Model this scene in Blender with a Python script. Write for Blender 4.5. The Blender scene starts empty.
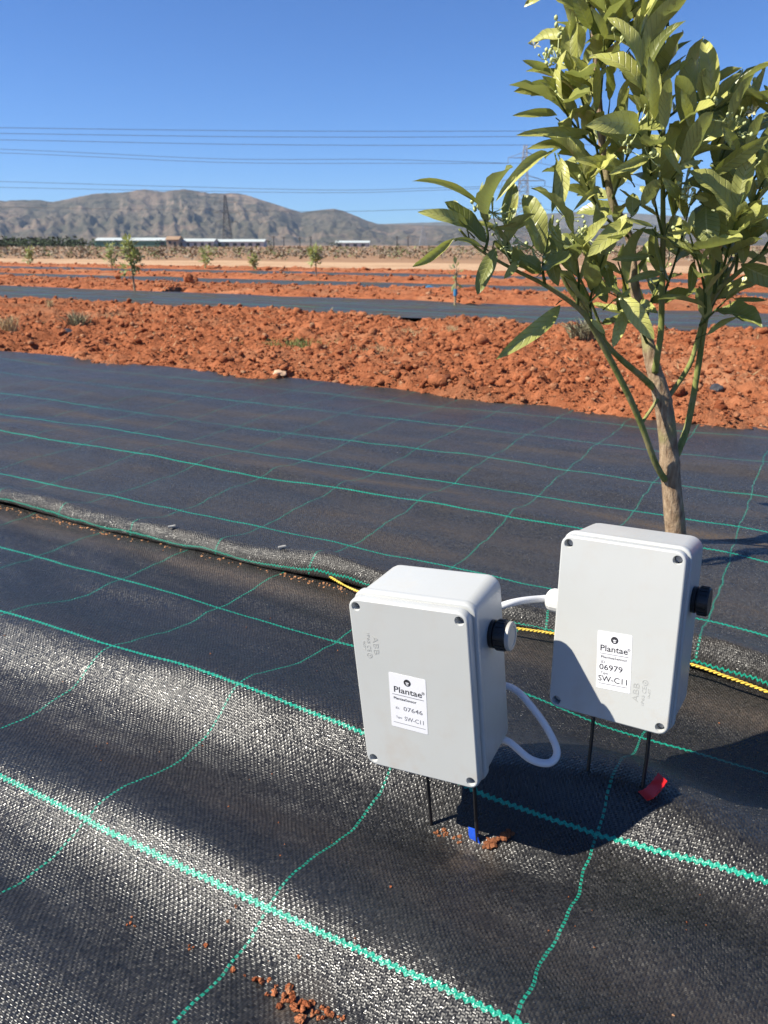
import bpy, bmesh, math, random
import numpy as np
from mathutils import Vector, Matrix, noise

rnd = random.Random(7)
sc = bpy.context.scene
COL = sc.collection
rad = math.radians

# ------------------------------------------------------------------ frame of reference
F, H, PITCH = 770.0, 0.5, rad(19.1)
CP, SP = math.cos(PITCH), math.sin(PITCH)
TH = rad(60.9)
DU = np.array([math.sin(TH), -math.cos(TH)])     # +u: along the rows, towards the right and the viewer
DV = np.array([math.cos(TH), math.sin(TH)])      # +v: across the rows, away from the viewer


def ray(px, py):
    x, y = (px - 384) / F, -(py - 512) / F
    return Vector((x, CP + y * SP, -SP + y * CP))


def at_z(px, py, z=0.0):
    d = ray(px, py)
    return Vector((0, 0, H)) + d * ((z - H) / d.z)


def at_d(px, py, zc):
    return Vector((0, 0, H)) + ray(px, py) * zc


def at_y(px, py, y):
    d = ray(px, py)
    return Vector((0, 0, H)) + d * (y / d.y)


def xy(u, v):
    return (DU[0] * u + DV[0] * v, DU[1] * u + DV[1] * v)


def uv_of(p):
    return (p.x * DU[0] + p.y * DU[1], p.x * DV[0] + p.y * DV[1])


# ------------------------------------------------------------------ node helper
class NT:
    def __init__(self, name):
        self.m = bpy.data.materials.new(name)
        self.m.use_nodes = True
        self.t = self.m.node_tree
        self.t.nodes.clear()
        self.out = self.t.nodes.new('ShaderNodeOutputMaterial')

    def n(self, kind, **kw):
        nd = self.t.nodes.new(kind)
        for k, v in kw.items():
            setattr(nd, k, v)
        return nd

    def put(self, sock, v):
        if hasattr(v, 'is_output'):
            self.t.links.new(v, sock)
        elif v is not None:
            if isinstance(v, (tuple, list)) and len(v) == 3 and sock.type == 'RGBA':
                v = (*v, 1)
            sock.default_value = v

    def math(self, op, a, b=None, c=None, clamp=False):
        nd = self.n('ShaderNodeMath', operation=op)
        nd.use_clamp = clamp
        self.put(nd.inputs[0], a)
        if b is not None: self.put(nd.inputs[1], b)
        if c is not None: self.put(nd.inputs[2], c)
        return nd.outputs[0]

    def mix(self, fac, a, b, blend='MIX'):
        nd = self.n('ShaderNodeMix', data_type='RGBA', blend_type=blend)
        self.put(nd.inputs[0], fac)
        self.put(nd.inputs[6], a)
        self.put(nd.inputs[7], b)
        return nd.outputs[2]

    def noise(self, vec, scale, detail=3, rough=.55, out=0):
        nd = self.n('ShaderNodeTexNoise')
        if vec is not None: self.put(nd.inputs['Vector'], vec)
        nd.inputs['Scale'].default_value = scale
        nd.inputs['Detail'].default_value = detail
        nd.inputs['Roughness'].default_value = rough
        return nd.outputs[out]

    def ramp(self, fac, stops):
        nd = self.n('ShaderNodeValToRGB')
        r = nd.color_ramp
        while len(r.elements) > 1: r.elements.remove(r.elements[0])
        for i, (p, c) in enumerate(stops):
            e = r.elements[0] if i == 0 else r.elements.new(p)
            e.position = p
            e.color = (*c, 1) if not isinstance(c, (int, float)) else (c, c, c, 1)
        self.put(nd.inputs[0], fac)
        return nd.outputs[0]

    def maprange(self, v, a, b, c=0., d=1.):
        nd = self.n('ShaderNodeMapRange')
        self.put(nd.inputs[0], v)
        for i, x in enumerate((a, b, c, d)): nd.inputs[i + 1].default_value = x
        return nd.outputs[0]

    def bump(self, h, dist, strength=1.0, normal=None):
        nd = self.n('ShaderNodeBump')
        nd.inputs['Strength'].default_value = strength
        nd.inputs['Distance'].default_value = dist
        self.put(nd.inputs['Height'], h)
        if normal is not None: self.put(nd.inputs['Normal'], normal)
        return nd.outputs[0]

    def bsdf(self, color, rough=.6, spec=.5, normal=None, metallic=0., **kw):
        b = self.n('ShaderNodeBsdfPrincipled')
        self.put(b.inputs['Base Color'], color)
        self.put(b.inputs['Roughness'], rough)
        self.put(b.inputs['Specular IOR Level'], spec)
        self.put(b.inputs['Metallic'], metallic)
        if normal is not None: self.put(b.inputs['Normal'], normal)
        for k, v in kw.items(): self.put(b.inputs[k], v)
        return b.outputs[0]

    def done(self, shader):
        self.put(self.out.inputs['Surface'], shader)
        return self.m

    def obj(self):
        return self.n('ShaderNodeTexCoord').outputs['Object']


def simple(name, color, rough=.5, spec=.5, metallic=0., var=.12, scale=60, bump=0.0):
    t = NT(name)
    o = t.obj()
    nz = t.noise(o, scale, 4)
    f = t.maprange(nz, .3, .7, 1 - var, 1 + var)
    c = t.mix(1.0, color, t.n('ShaderNodeCombineColor').outputs[0], 'MULTIPLY')
    cc = c.node
    comb = cc.inputs[7].links[0].from_node
    for i in range(3): t.put(comb.inputs[i], f)
    nrm = t.bump(nz, bump) if bump else None
    r = t.maprange(t.noise(o, scale * .4, 3), .3, .7, rough * .85, min(1, rough * 1.15))
    return t.done(t.bsdf(c, r, spec, nrm, metallic))


# ------------------------------------------------------------------ weed mat material
def weave_mat(name, long_lines, u0, sp, dust_bands, hw_long, dust=.5, base=.016, specu=.62, hwc=.00125, cint=.8, spots=()):
    """long_lines: [(v, intensity)], cross threads at u0 + k*sp; dust_bands: [(v, half width, amount)]"""
    t = NT(name)
    uvn = t.n('ShaderNodeUVMap', uv_map='weave')
    sep = t.n('ShaderNodeSeparateXYZ')
    t.put(sep.inputs[0], uvn.outputs[0])
    u, v = sep.outputs[0], sep.outputs[1]
    # slow wander of the yarns
    wob = t.noise(uvn.outputs[0], 9, 2)
    wob2 = t.noise(uvn.outputs[0], 42, 2)
    u = t.math('ADD', u, t.math('ADD', t.math('MULTIPLY', t.math('SUBTRACT', wob, .5), .018), t.math('MULTIPLY', t.math('SUBTRACT', wob2, .5), .0042)))
    v = t.math('ADD', v, t.math('MULTIPLY', t.math('SUBTRACT', wob2, .5), .0016))
    PU, PV = .0023, .0028
    a, b = t.math('DIVIDE', u, PU), t.math('DIVIDE', v, PV)
    fa, fb = t.math('FRACT', a), t.math('FRACT', b)
    ia, ib = t.math('FLOOR', a), t.math('FLOOR', b)
    ph = t.math('COSINE', t.math('ADD', t.math('MULTIPLY', b, math.pi), t.math('MULTIPLY', ia, math.pi)))

    def prof(fr):
        x = t.math('ABSOLUTE', t.math('MULTIPLY', t.math('SUBTRACT', fr, .5), 2))
        return t.math('SUBTRACT', 1.0, t.math('POWER', x, 3.0))
    warp = t.math('MULTIPLY', t.math('MULTIPLY_ADD', ph, .5, .5), prof(fa))
    weft = t.math('MULTIPLY', t.math('MULTIPLY_ADD', ph, -.30, .30), prof(fb))
    hgt = t.math('MAXIMUM', warp, weft)
    cell = t.n('ShaderNodeCombineXYZ')
    t.put(cell.inputs[0], ia); t.put(cell.inputs[1], ib)
    wn = t.n('ShaderNodeTexWhiteNoise', noise_dimensions='2D')
    t.put(wn.inputs['Vector'], cell.outputs[0])
    sepn = t.n('ShaderNodeSeparateColor')
    t.put(sepn.inputs[0], wn.outputs['Color'])
    r1, r2, r3 = sepn.outputs[0], sepn.outputs[1], sepn.outputs[2]
    tilt = t.math('ADD', t.math('MULTIPLY', t.math('SUBTRACT', r1, .5), t.math('MULTIPLY', fa, .9)),
                  t.math('MULTIPLY', t.math('SUBTRACT', r2, .5), t.math('MULTIPLY', fb, .8)))
    hgt2 = t.math('ADD', hgt, tilt)
    # green threads
    mlong = None
    for (vv, inten) in long_lines:
        zig = t.math('MULTIPLY', t.math('SUBTRACT', t.math('PINGPONG', u, .0032), .0016), .75)
        dd = t.math('ABSOLUTE', t.math('ADD', t.math('SUBTRACT', v, vv), zig))
        mk = t.math('MULTIPLY', t.math('LESS_THAN', dd, hw_long), inten)
        mlong = mk if mlong is None else t.math('MAXIMUM', mlong, mk)
    uc = t.math('DIVIDE', t.math('SUBTRACT', u, u0), sp)
    fr = t.math('MULTIPLY', t.math('ABSOLUTE', t.math('SUBTRACT', t.math('FRACT', t.math('ADD', uc, .5)), .5)), sp)
    dash = t.math('LESS_THAN', t.math('FRACT', t.math('DIVIDE', v, .0044)), .68)
    mcross = t.math('MULTIPLY', t.math('LESS_THAN', fr, hwc), t.math('MULTIPLY', dash, cint))
    green = t.math('MAXIMUM', mlong, mcross)
    # colour
    val = t.maprange(r3, 0, 1, base * .55, base * 1.6)
    col = t.n('ShaderNodeCombineColor')
    for i, k in enumerate((1.06, 1.0, .90)): t.put(col.inputs[i], t.math('MULTIPLY', val, k))
    gap = t.maprange(hgt, .0, .28, .12, 1.)
    gcol = t.n('ShaderNodeCombineColor')
    for i in range(3): t.put(gcol.inputs[i], gap)
    c = t.mix(1., col.outputs[0], gcol.outputs[0], 'MULTIPLY')
    # dust lying on the cloth: stretched along the rows, plus bands
    mp = t.n('ShaderNodeMapping')
    mp.inputs['Scale'].default_value = (2.2, 11, 1)
    t.put(mp.inputs[0], uvn.outputs[0])
    dn = t.noise(mp.outputs[0], 1.0, 6, .62)
    dustf = t.math('MULTIPLY', t.maprange(dn, .46, .78), dust)
    sv = t.n('ShaderNodeSeparateXYZ'); t.put(sv.inputs[0], uvn.outputs[0])
    for (vv, w, amt) in dust_bands:
        k = t.math('SUBTRACT', 1.0, t.math('DIVIDE', t.math('ABSOLUTE', t.math('SUBTRACT', sv.outputs[1], vv)), w), clamp=True)
        dustf = t.math('ADD', dustf, t.math('MULTIPLY', t.math('MULTIPLY', k, t.maprange(dn, .3, .65)), amt))
    for (pu_, pv_, rr, amt) in spots:
        du_, dv_ = t.math('SUBTRACT', sv.outputs[0], pu_), t.math('SUBTRACT', sv.outputs[1], pv_)
        d_ = t.math('SQRT', t.math('ADD', t.math('MULTIPLY', du_, du_), t.math('MULTIPLY', dv_, dv_)))
        k = t.math('SUBTRACT', 1.0, t.math('DIVIDE', d_, rr), clamp=True)
        dustf = t.math('ADD', dustf, t.math('MULTIPLY', t.math('MULTIPLY', k, t.maprange(wob2, .3, .6)), amt))
    speck = t.noise(uvn.outputs[0], 160, 3, .7)
    dustf = t.math('MULTIPLY', dustf, t.maprange(speck, .35, .62, .3, 1.), clamp=True)
    c = t.mix(dustf, c, (.135, .100, .074))
    gc = t.mix(t.noise(uvn.outputs[0], 30, 2), (.004, .20, .125), (.012, .33, .22))
    c = t.mix(green, c, gc)
    rough = t.math('ADD', t.math('MULTIPLY_ADD', r2, .22, .24), t.math('MULTIPLY', dustf, .5), clamp=True)
    hfin = t.math('ADD', hgt2, t.math('MULTIPLY', green, .8))
    nrm = t.bump(hfin, .00062)
    spec = t.math('SUBTRACT', specu, t.math('MULTIPLY', dustf, .5), clamp=True)
    return t.done(t.bsdf(c, rough, spec, nrm))


MAT = {}
MAT['near_mat'] = weave_mat('woven_cloth_near', [(-.436, 1), (-.236, 1), (-.036, 1), (.164, 1), (.364, 1), (.581, 1), (.780, .85), (.985, .6)], -.104, .2025,
                            [(.885, .05, .5), (.45, .05, .16)], .0019, .07, .014, .62, .00125, .8, [(uv_of(at_z(296, 1004))[0], uv_of(at_z(296, 1004))[1], .03, .6), (-.2, .515, .04, .5)])
MAT['far_mat'] = weave_mat('woven_cloth_far', [(.90, .9), (1.065, .85), (1.325, .9), (1.50, 1), (1.71, .75), (1.99, .7), (2.27, .5)], -.075, .195,
                           [(1.42, .07, .5), (1.60, .06, .22), (1.85, .12, .18), (2.3, .1, .2), (1.16, .1, .12)], .0021, .30, .030, .32, .0013, .6)
MAT['hem'] = weave_mat('woven_cloth_hem', [(.9255, .9)], -.075, .195, [], .0010, .22, .024, .35, .0016, .7)
MAT['strip_mat'] = weave_mat('woven_cloth_strip', [(.25, .4), (.5, .6), (.75, .5), (1.0, .7), (1.25, .5)], 0, .22, [(.2, .25, .3), (.8, .15, .3), (1.3, .2, .35)], .006, .5, .046, .10)


def soil_mat(name, c1, c2, c3, scale=1.0, bump=.006):
    t = NT(name)
    o = t.n('ShaderNodeNewGeometry').outputs['Position']
    big = t.noise(o, 1.1 * scale, 4)
    mid = t.noise(o, 9 * scale, 5, .65)
    fine = t.noise(o, 70 * scale, 4, .7)
    c = t.mix(t.maprange(mid, .33, .68), c1, c2)
    c = t.mix(t.math('MULTIPLY', t.maprange(big, .52, .7), .55), c, c3)
    c = t.mix(t.math('MULTIPLY', t.maprange(fine, .58, .75), .5), c, c3)
    wet = t.noise(o, .55 * scale, 3, .6)
    c = t.mix(t.math('MULTIPLY', t.maprange(wet, .5, .68), .55), c, tuple(k * .62 for k in c1))
    grit = t.noise(o, 210 * scale, 3, .7)
    c = t.mix(t.math('MULTIPLY', t.maprange(grit, .56, .7), .35), c, c3)
    h = t.math('ADD', t.math('ADD', fine, t.math('MULTIPLY', grit, .45)), t.math('MULTIPLY', mid, 1.4))
    return t.done(t.bsdf(c, .95, .1, t.bump(h, bump, .8)))


MAT['soil'] = soil_mat('red_tilled_soil', (.22, .069, .029), (.43, .150, .066), (.48, .26, .145), 1.0, .02)


def clod_mat():
    t = NT('red_clod')
    g = t.n('ShaderNodeNewGeometry')
    o = g.outputs['Position']
    mid, fine = t.noise(o, 40, 4, .65), t.noise(o, 220, 3, .7)
    c = t.mix(t.maprange(mid, .33, .68), (.23, .072, .031), (.44, .155, .069))
    isl = t.ramp(g.outputs['Random Per Island'], [(0, (.62, .52, .48)), (.25, (1, 1, 1)), (.86, (1.0, 1.08, 1.12)), (.93, (1.05, 1.55, 1.9)), (1, (1.15, 1.9, 2.5))])
    c = t.mix(1., c, isl, 'MULTIPLY')
    return t.done(t.bsdf(c, .95, .1, t.bump(t.math('ADD', fine, t.math('MULTIPLY', mid, 2)), .007, 1.0)))


MAT['clod'] = clod_mat()
MAT['plain'] = soil_mat('dry_plain', (.24, .14, .08), (.29, .18, .11), (.21, .16, .10), .06, .02)
MAT['road'] = soil_mat('pale_earth_road', (.40, .26, .155), (.47, .32, .205), (.35, .19, .10), .4, .02)


# ------------------------------------------------------------------ object helpers
def link(o, parent=None):
    COL.objects.link(o)
    if parent is not None: o.parent = parent
    return o


def tag(o, label=None, cat=None, group=None, kind=None):
    if label: o['label'] = label
    if cat: o['category'] = cat
    if group: o['group'] = group
    if kind: o['kind'] = kind
    return o


def empty(name, loc=(0, 0, 0), label=None, cat=None, group=None):
    o = bpy.data.objects.new(name, None)
    o.empty_display_size = .05
    o.location = loc
    link(o)
    return tag(o, label, cat, group)


def mesh_obj(name, bm, mat, parent=None, smooth=True, angle=40):
    me = bpy.data.meshes.new(name)
    bm.normal_update()
    bm.to_mesh(me)
    bm.free()
    if mat is not None:
        for m in (mat if isinstance(mat, (list, tuple)) else [mat]): me.materials.append(m)
    if smooth:
        me.polygons.foreach_set('use_smooth', [True] * len(me.polygons))
        if angle: me.set_sharp_from_angle(angle=rad(angle))
    o = bpy.data.objects.new(name, me)
    return link(o, parent)


def catmull(pts, n=6):
    pts = [Vector(p) for p in pts]
    if len(pts) < 3: return pts
    out = []
    for i in range(len(pts) - 1):
        p0 = pts[max(i - 1, 0)]; p1 = pts[i]; p2 = pts[i + 1]; p3 = pts[min(i + 2, len(pts) - 1)]
        for k in range(n):
            s = k / n
            out.append(.5 * ((2 * p1) + (p2 - p0) * s + (2 * p0 - 5 * p1 + 4 * p2 - p3) * s * s + (3 * p1 - p0 - 3 * p2 + p3) * s ** 3))
    out.append(pts[-1])
    return out


def tube(bm, pts, r, n=8, cap=True):
    pts = [Vector(p) for p in pts]
    if not hasattr(r, '__len__'): r = [r] * len(pts)
    elif len(r) != len(pts):
        r = list(np.interp(np.linspace(0, 1, len(pts)), np.linspace(0, 1, len(r)), r))
    rings = []
    up = None
    for i, p in enumerate(pts):
        t = (pts[min(i + 1, len(pts) - 1)] - pts[max(i - 1, 0)])
        if t.length < 1e-9: t = Vector((0, 0, 1))
        t.normalize()
        if up is None:
            up = Vector((0, 0, 1)) if abs(t.z) < .9 else Vector((1, 0, 0))
        x = up.cross(t)
        if x.length < 1e-6: x = Vector((1, 0, 0))
        x.normalize()
        y = t.cross(x)
        up = y
        rings.append([bm.verts.new(p + (x * math.cos(2 * math.pi * k / n) + y * math.sin(2 * math.pi * k / n)) * r[i]) for k in range(n)])
    for a, b in zip(rings, rings[1:]):
        for k in range(n):
            bm.faces.new((a[k], a[(k + 1) % n], b[(k + 1) % n], b[k]))
    if cap:
        bm.faces.new(list(reversed(rings[0])))
        bm.faces.new(rings[-1])
    return rings


def box(bm, c, s, rot=None):
    c = Vector(c)
    vs = []
    for dz in (-.5, .5):
        for dx, dy in ((-.5, -.5), (.5, -.5), (.5, .5), (-.5, .5)):
            q = Vector((dx * s[0], dy * s[1], dz * s[2]))
            if rot is not None: q = rot @ q
            vs.append(bm.verts.new(c + q))
    for f in ((3, 2, 1, 0), (4, 5, 6, 7), (0, 1, 5, 4), (1, 2, 6, 5), (2, 3, 7, 6), (3, 0, 4, 7)):
        bm.faces.new([vs[i] for i in f])


def fbm(x, y, z=0.0, oct=4, lac=2.0, gain=.5):
    s, a = 0.0, 1.0
    for _ in range(oct):
        s += a * noise.noise((x, y, z)); x *= lac; y *= lac; a *= gain
    return s


def grid(name, us, vs, zf, mat, uvname='weave', uvoff=(0, 0), parent=None, posf=None):
    nu, nv = len(us), len(vs)
    co = np.empty((nv, nu, 3), dtype=np.float32)
    for j, v in enumerate(vs):
        for i, u in enumerate(us):
            if posf:
                co[j, i] = posf(u, v)
            else:
                x, y = xy(u, v)
                co[j, i] = (x, y, zf(u, v))
    me = bpy.data.meshes.new(name)
    me.vertices.add(nu * nv)
    me.vertices.foreach_set('co', co.reshape(-1))
    idx = np.arange(nu * nv).reshape(nv, nu)
    q = np.stack([idx[:-1, :-1], idx[:-1, 1:], idx[1:, 1:], idx[1:, :-1]], -1).reshape(-1, 4)
    me.loops.add(q.size)
    me.loops.foreach_set('vertex_index', q.reshape(-1).astype(np.int32))
    me.polygons.add(len(q))
    me.polygons.foreach_set('loop_start', np.arange(0, q.size, 4, dtype=np.int32))
    me.polygons.foreach_set('use_smooth', np.ones(len(q), dtype=bool))
    uvl = me.uv_layers.new(name=uvname)
    U, V = np.meshgrid(np.asarray(us) - uvoff[0], np.asarray(vs) - uvoff[1])
    uvs = np.stack([U, V], -1).reshape(-1, 2)[q.reshape(-1)].astype(np.float32)
    uvl.data.foreach_set('uv', uvs.reshape(-1))
    me.update(calc_edges=True)
    me.materials.append(mat)
    return link(bpy.data.objects.new(name, me), parent)


def spaced(segs):
    out = []
    for a, b, st in segs:
        n = max(1, int(round((b - a) / st)))
        out += [a + (b - a) * i / n for i in range(n)]
    out.append(segs[-1][1])
    return out


def ss(a, b, x):
    t = min(1, max(0, (x - a) / (b - a)))
    return t * t * (3 - 2 * t)


# ------------------------------------------------------------------ relief of the mats
def bell(v, v0, wl, wr):
    d = v - v0
    w = wl if d < 0 else wr
    return math.exp(-(d / w) ** 2)


def lerp_list(x, pts):
    return float(np.interp(x, [p[0] for p in pts], [p[1] for p in pts]))


R1V = [(-1.5, .372), (-.7, .376), (-.5, .386), (-.31, .385), (-.1, .372), (.2, .36), (.6, .36)]
R1A = [(-1.5, .012), (-.7, .016), (-.5, .019), (-.31, .020), (-.1, .022), (.2, .020), (.6, .02)]
R2V = [(-1.5, .575), (-.71, .57), (-.5, .585), (-.36, .588), (-.26, .598), (-.18, .618), (-.1, .628), (0, .615), (.2, .61), (.6, .61)]
R2A = [(-1.5, .020), (-.71, .029), (-.5, .033), (-.36, .028), (-.25, .022), (-.16, .025), (-.08, .030), (.05, .024), (.3, .022), (.6, .02)]
R2W = [(-1.5, .040), (-.5, .042), (-.3, .030), (-.22, .022), (-.1, .036), (.1, .05), (.6, .05)]


def z_near(u, v):
    z = -.004
    z += 1.12 * lerp_list(u, R1A) * bell(v, lerp_list(u, R1V), .034, .055)
    z += 1.12 * lerp_list(u, R2A) * bell(v, lerp_list(u, R2V), lerp_list(u, R2W), .085)
    z += .008 * bell(v, .475, .03, .04) * ss(-.2, -.02, u)
    z -= .013 * bell(v, .518, .035, .028) * math.exp(-((u + .205) / .1) ** 2)     # pressed down where the first box stands
    z -= .003 * ss(.66, .92, v)
    z += .006 * math.exp(-((u + .10) / .09) ** 2) * bell(v, .66, .05, .05)
    z -= .016 * ss(.66, .74, v) * ss(-.26, -.12, u) * ss(.98, .80, v)
    # small creases, mostly along the rows
    z += .0055 * fbm(u * 2.6, v * 10, 3.1, 3) + .0016 * fbm(u * 11, v * 24, 8.3, 2)
    if v > .95: z -= .012 * ss(.95, 1.03, v)
    z += .016 * ss(.335, .20, v) * (1 + .5 * noise.noise((u * 3, 2.7, 0)))
    z += .010 * ss(.18, -.1, v)
    return z


def seam_v(u):
    return .938 + .010 * noise.noise((u * 2.3, 5.5, 0)) - .018 * ss(-.08, .06, u)


def lip(u):
    h = .0125 + .006 * noise.noise((u * 5, 1.2, 0))
    h += .013 * math.exp(-((u + .63) / .10) ** 2) + .010 * math.exp(-((u + 1.38) / .12) ** 2) + .006 * math.exp(-((u + .05) / .1) ** 2)
    return h


def z_far(u, v):
    s = v - seam_v(u)
    z = .004 + lip(u) * math.exp(-(max(0, s - .02) / .045) ** 2)
    z += .010 * bell(v, 1.36, .05, .06) + .009 * fbm(u * 1.3, v * 5, 7.7, 3) + .0026 * fbm(u * 9, v * 18, 2.2, 2)
    z += .010 * bell(v, 1.95, .15, .2)
    return z


def far_profile(u, s):
    """s<0 is the turned-under hem, s>=0 the sheet; returns (v, z)"""
    v0 = seam_v(u)
    L = lip(u)
    if s >= .02:
        return v0 + s, z_far(u, v0 + s)
    # turned hem: rises from close above the near mat, over the front, to the sheet
    k = (s + .03) / .05
    ang = -.45 + k * (math.pi / 2 + .45)
    gap = .0010 + .007 * math.exp(-((u + .62) / .09) ** 2) + .009 * math.exp(-((u + 1.40) / .10) ** 2) + .005 * math.exp(-((u + .02) / .12) ** 2) + .002 * noise.noise((u * 9, 4.4, 0))
    zt = z_far(u, v0 + .02)
    zb = z_near(u, min(v0, 1.0)) + max(gap, .0015)
    m = max(0., math.sin(ang))
    vv = v0 + .021 - .023 * math.cos(ang) + (.006 if ang < 0 else 0) * (-ang / .45)
    z = zb + (zt - zb) * m + .0045 * fbm(u * 20, s * 60, 1.7, 3) * math.sin(math.pi * min(1, k)) - (.0015 * (-ang / .45) if ang < 0 else 0)
    return vv, z


def far_pos(u, s):
    v, z = far_profile(u, s)
    x, y = xy(u, v)
    return (x, y, z)


# ------------------------------------------------------------------ ground
def ground_pos(a, r):
    return (r * math.sin(a), r * math.cos(a), -.16)


me_us = [rad(-180 + 5 * i) for i in range(73)]
g = grid('ground', me_us, [.0, .5, 2, 6, 15, 30, 60, 120, 300, 700, 1500, 3000, 5000], None, MAT['plain'], posf=ground_pos)
tag(g, kind='structure')

near = grid('weed_mat', spaced([(-9, -2.6, .08), (-2.6, -1.2, .016), (-1.2, .35, .0065), (.35, 1.2, .03), (1.2, 5, .15)]),
            spaced([(-.56, .1, .03), (.1, .95, .0065), (.95, 1.02, .01)]), z_near, MAT['near_mat'])
tag(near, 'black woven weed mat nearest the viewer, rumpled under the two grey boxes', 'weed mat', 'black weed mats laid in rows')

far = empty('weed_mat', (*xy(-.5, 1.6), 0), 'black weed mat under the tree, its turned hem overlapping the nearest mat', 'weed mat', 'black weed mats laid in rows')
fu = spaced([(-12, -4, .12), (-4, -1.7, .03), (-1.7, .6, .011), (.6, 1.5, .04), (1.5, 6, .15)])
sheet = grid('sheet', fu, spaced([(.0, .22, .009), (.22, .8, .015), (.8, 1.52, .03)]), None, MAT['far_mat'],
             posf=lambda u, s: far_pos(u, s + .02), uvoff=(0, -.958))
hem = grid('hem', fu, spaced([(-.03, .0201, .0036)]), None, MAT['hem'], posf=far_pos, uvoff=(0, -.938))
for o in (sheet, hem):
    o.parent = far
    o.matrix_parent_inverse = Matrix.Translation(far.location).inverted()


# strips farther off and the tilled soil between them
STRIPS = [(5.0, 6.62), (8.35, 9.75), (11.5, 13.0)]
strip_labels = ['black weed mat strip just beyond the first band of red soil',
                'narrow dark mat strip between the second and third bands of red soil',
                'farthest dark mat strip, close to the pale earth track']


def strip_z(v0, k):
    def f(u, v):
        s = v - v0
        return .012 + .016 * bell(s, .75, .2, .2) + .012 * fbm(u * .9, v * 3.5, 4 + k, 3) + .01 * bell(s, 1.12 + .05 * noise.noise((u * .7, k, 0)), .03, .03) * ss(.05, .35, noise.noise((u * .45, k + 3, 2)))
    return f


for k, (v0, v1) in enumerate(STRIPS):
    o = grid('weed_mat', spaced([(-60, -22, .5), (-22, 3, .09), (3, 16, .4)]), spaced([(v0, v1, .07)]), strip_z(v0, k), MAT['strip_mat'], uvoff=(0, v0))
    tag(o, strip_labels[k], 'weed mat', 'black weed mats laid in rows')


def band_z(va, vb, amp, seed):
    def f(u, v):
        e = min((v - va) / .22, (vb - v) / .22)
        e += .9 * fbm(u * 1.7, v * 1.7, seed + 5, 3)
        edge = ss(-.15, 1.1, e)
        z = -.045 + edge * (.055 + amp * (.5 + .5 * noise.noise((u * .5, v * .8, seed))))
        n1 = fbm(u * 3.2, v * 3.2, seed, 3)
        n2 = fbm(u * 11, v * 11, seed + 1, 3)
        n3 = abs(noise.noise((u * 23, v * 23, seed))) + .5 * abs(noise.noise((u * 47, v * 47, seed)))
        z += edge * (.032 * n1 + .040 * abs(n2) - .016 + (.026 if seed == 11 else .03) * n3)
        return z
    return f


BANDS = [(2.33, 5.16, .022, 11), (6.55, 8.45, .045, 21), (9.68, 11.58, .03, 31), (12.92, 15.2, .015, 41)]
bandf = []
for k, (va, vb, amp, sd) in enumerate(BANDS):
    f = band_z(va, vb, amp, sd)
    bandf.append((va, vb, f))
    if k == 0:
        us = spaced([(-30, -9, .3), (-9, -5, .05), (-5, 1.2, .0135), (1.2, 4, .08), (4, 12, .4)])
        vs = spaced([(va, vb, .0135)])
    else:
        us = spaced([(-60, -26, .5), (-26, 2, .07 + .02 * k), (2, 16, .4)])
        vs = spaced([(va, vb, .05 + .01 * k)])
    o = grid('tilled_soil', us, vs, f, MAT['soil'])
    tag(o, kind='structure')

road = grid('dirt_track', spaced([(-90, 30, 1.5)]), spaced([(15.05, 22.4, .5)]), lambda u, v: -.02 + .03 * fbm(u * .3, v * .5, 3, 3), MAT['road'])
tag(road, kind='structure')


def soil_h(u, v):
    for va, vb, f in bandf:
        if va <= v <= vb: return f(u, v)
    return -.03


# clods: tens of thousands of lumps nobody could count
def lump(verts, faces, c, s, r, flat=.75):
    base = len(verts)
    a = rnd.random() * 6.28
    pr = [(0, 0, 1)] + [(math.cos(a + i * 1.2566), math.sin(a + i * 1.2566), .35) for i in range(5)] + \
         [(math.cos(a + .63 + i * 1.2566), math.sin(a + .63 + i * 1.2566), -.4) for i in range(5)] + [(0, 0, -1)]
    ax, ay = .7 + r.random() * .6, .7 + r.random() * .6
    for q in pr:
        k = s * (.55 + .8 * r.random())
        verts.append((c[0] + q[0] * k * ax + .2 * s * (r.random() - .5), c[1] + q[1] * k * ay, c[2] + q[2] * k * flat))
    for i in range(5):
        j = (i + 1) % 5
        faces += [(base, base + 1 + i, base + 1 + j), (base + 1 + i, base + 6 + i, base + 1 + j), (base + 1 + j, base + 6 + i, base + 6 + j), (base + 6 + i, base + 11, base + 6 + j)]


def from_lists(name, verts, faces, mat, parent=None, smooth=False):
    me = bpy.data.meshes.new(name)
    me.from_pydata(verts, [], faces)
    me.materials.append(mat)
    if smooth: me.polygons.foreach_set('use_smooth', [True] * len(me.polygons))
    return link(bpy.data.objects.new(name, me), parent)


def crumb_shapes(n):
    bm = bmesh.new()
    bmesh.ops.create_icosphere(bm, subdivisions=2, radius=1)
    bm.verts.ensure_lookup_table()
    base = [v.co.copy() for v in bm.verts]
    faces = np.array([[v.index for v in f.verts] for f in bm.faces], dtype=np.int32)
    bm.free()
    out = []
    for k in range(n):
        o = Vector((k * 7.3, k * 1.9, k * 3.1))
        sc3 = Vector((rnd.uniform(.7, 1.25), rnd.uniform(.7, 1.25), rnd.uniform(.55, .9)))
        vs = []
        for c in base:
            d = .78 + .55 * noise.noise(c * 1.1 + o) + .42 * abs(noise.noise(c * 2.6 + o)) + .25 * noise.noise(c * 5 + o)
            vs.append((c.x * sc3.x * d, c.y * sc3.y * d, c.z * sc3.z * d))
        out.append(np.array(vs, dtype=np.float32))
    return out, faces


SHAPES, SFACES = crumb_shapes(16)


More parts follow.
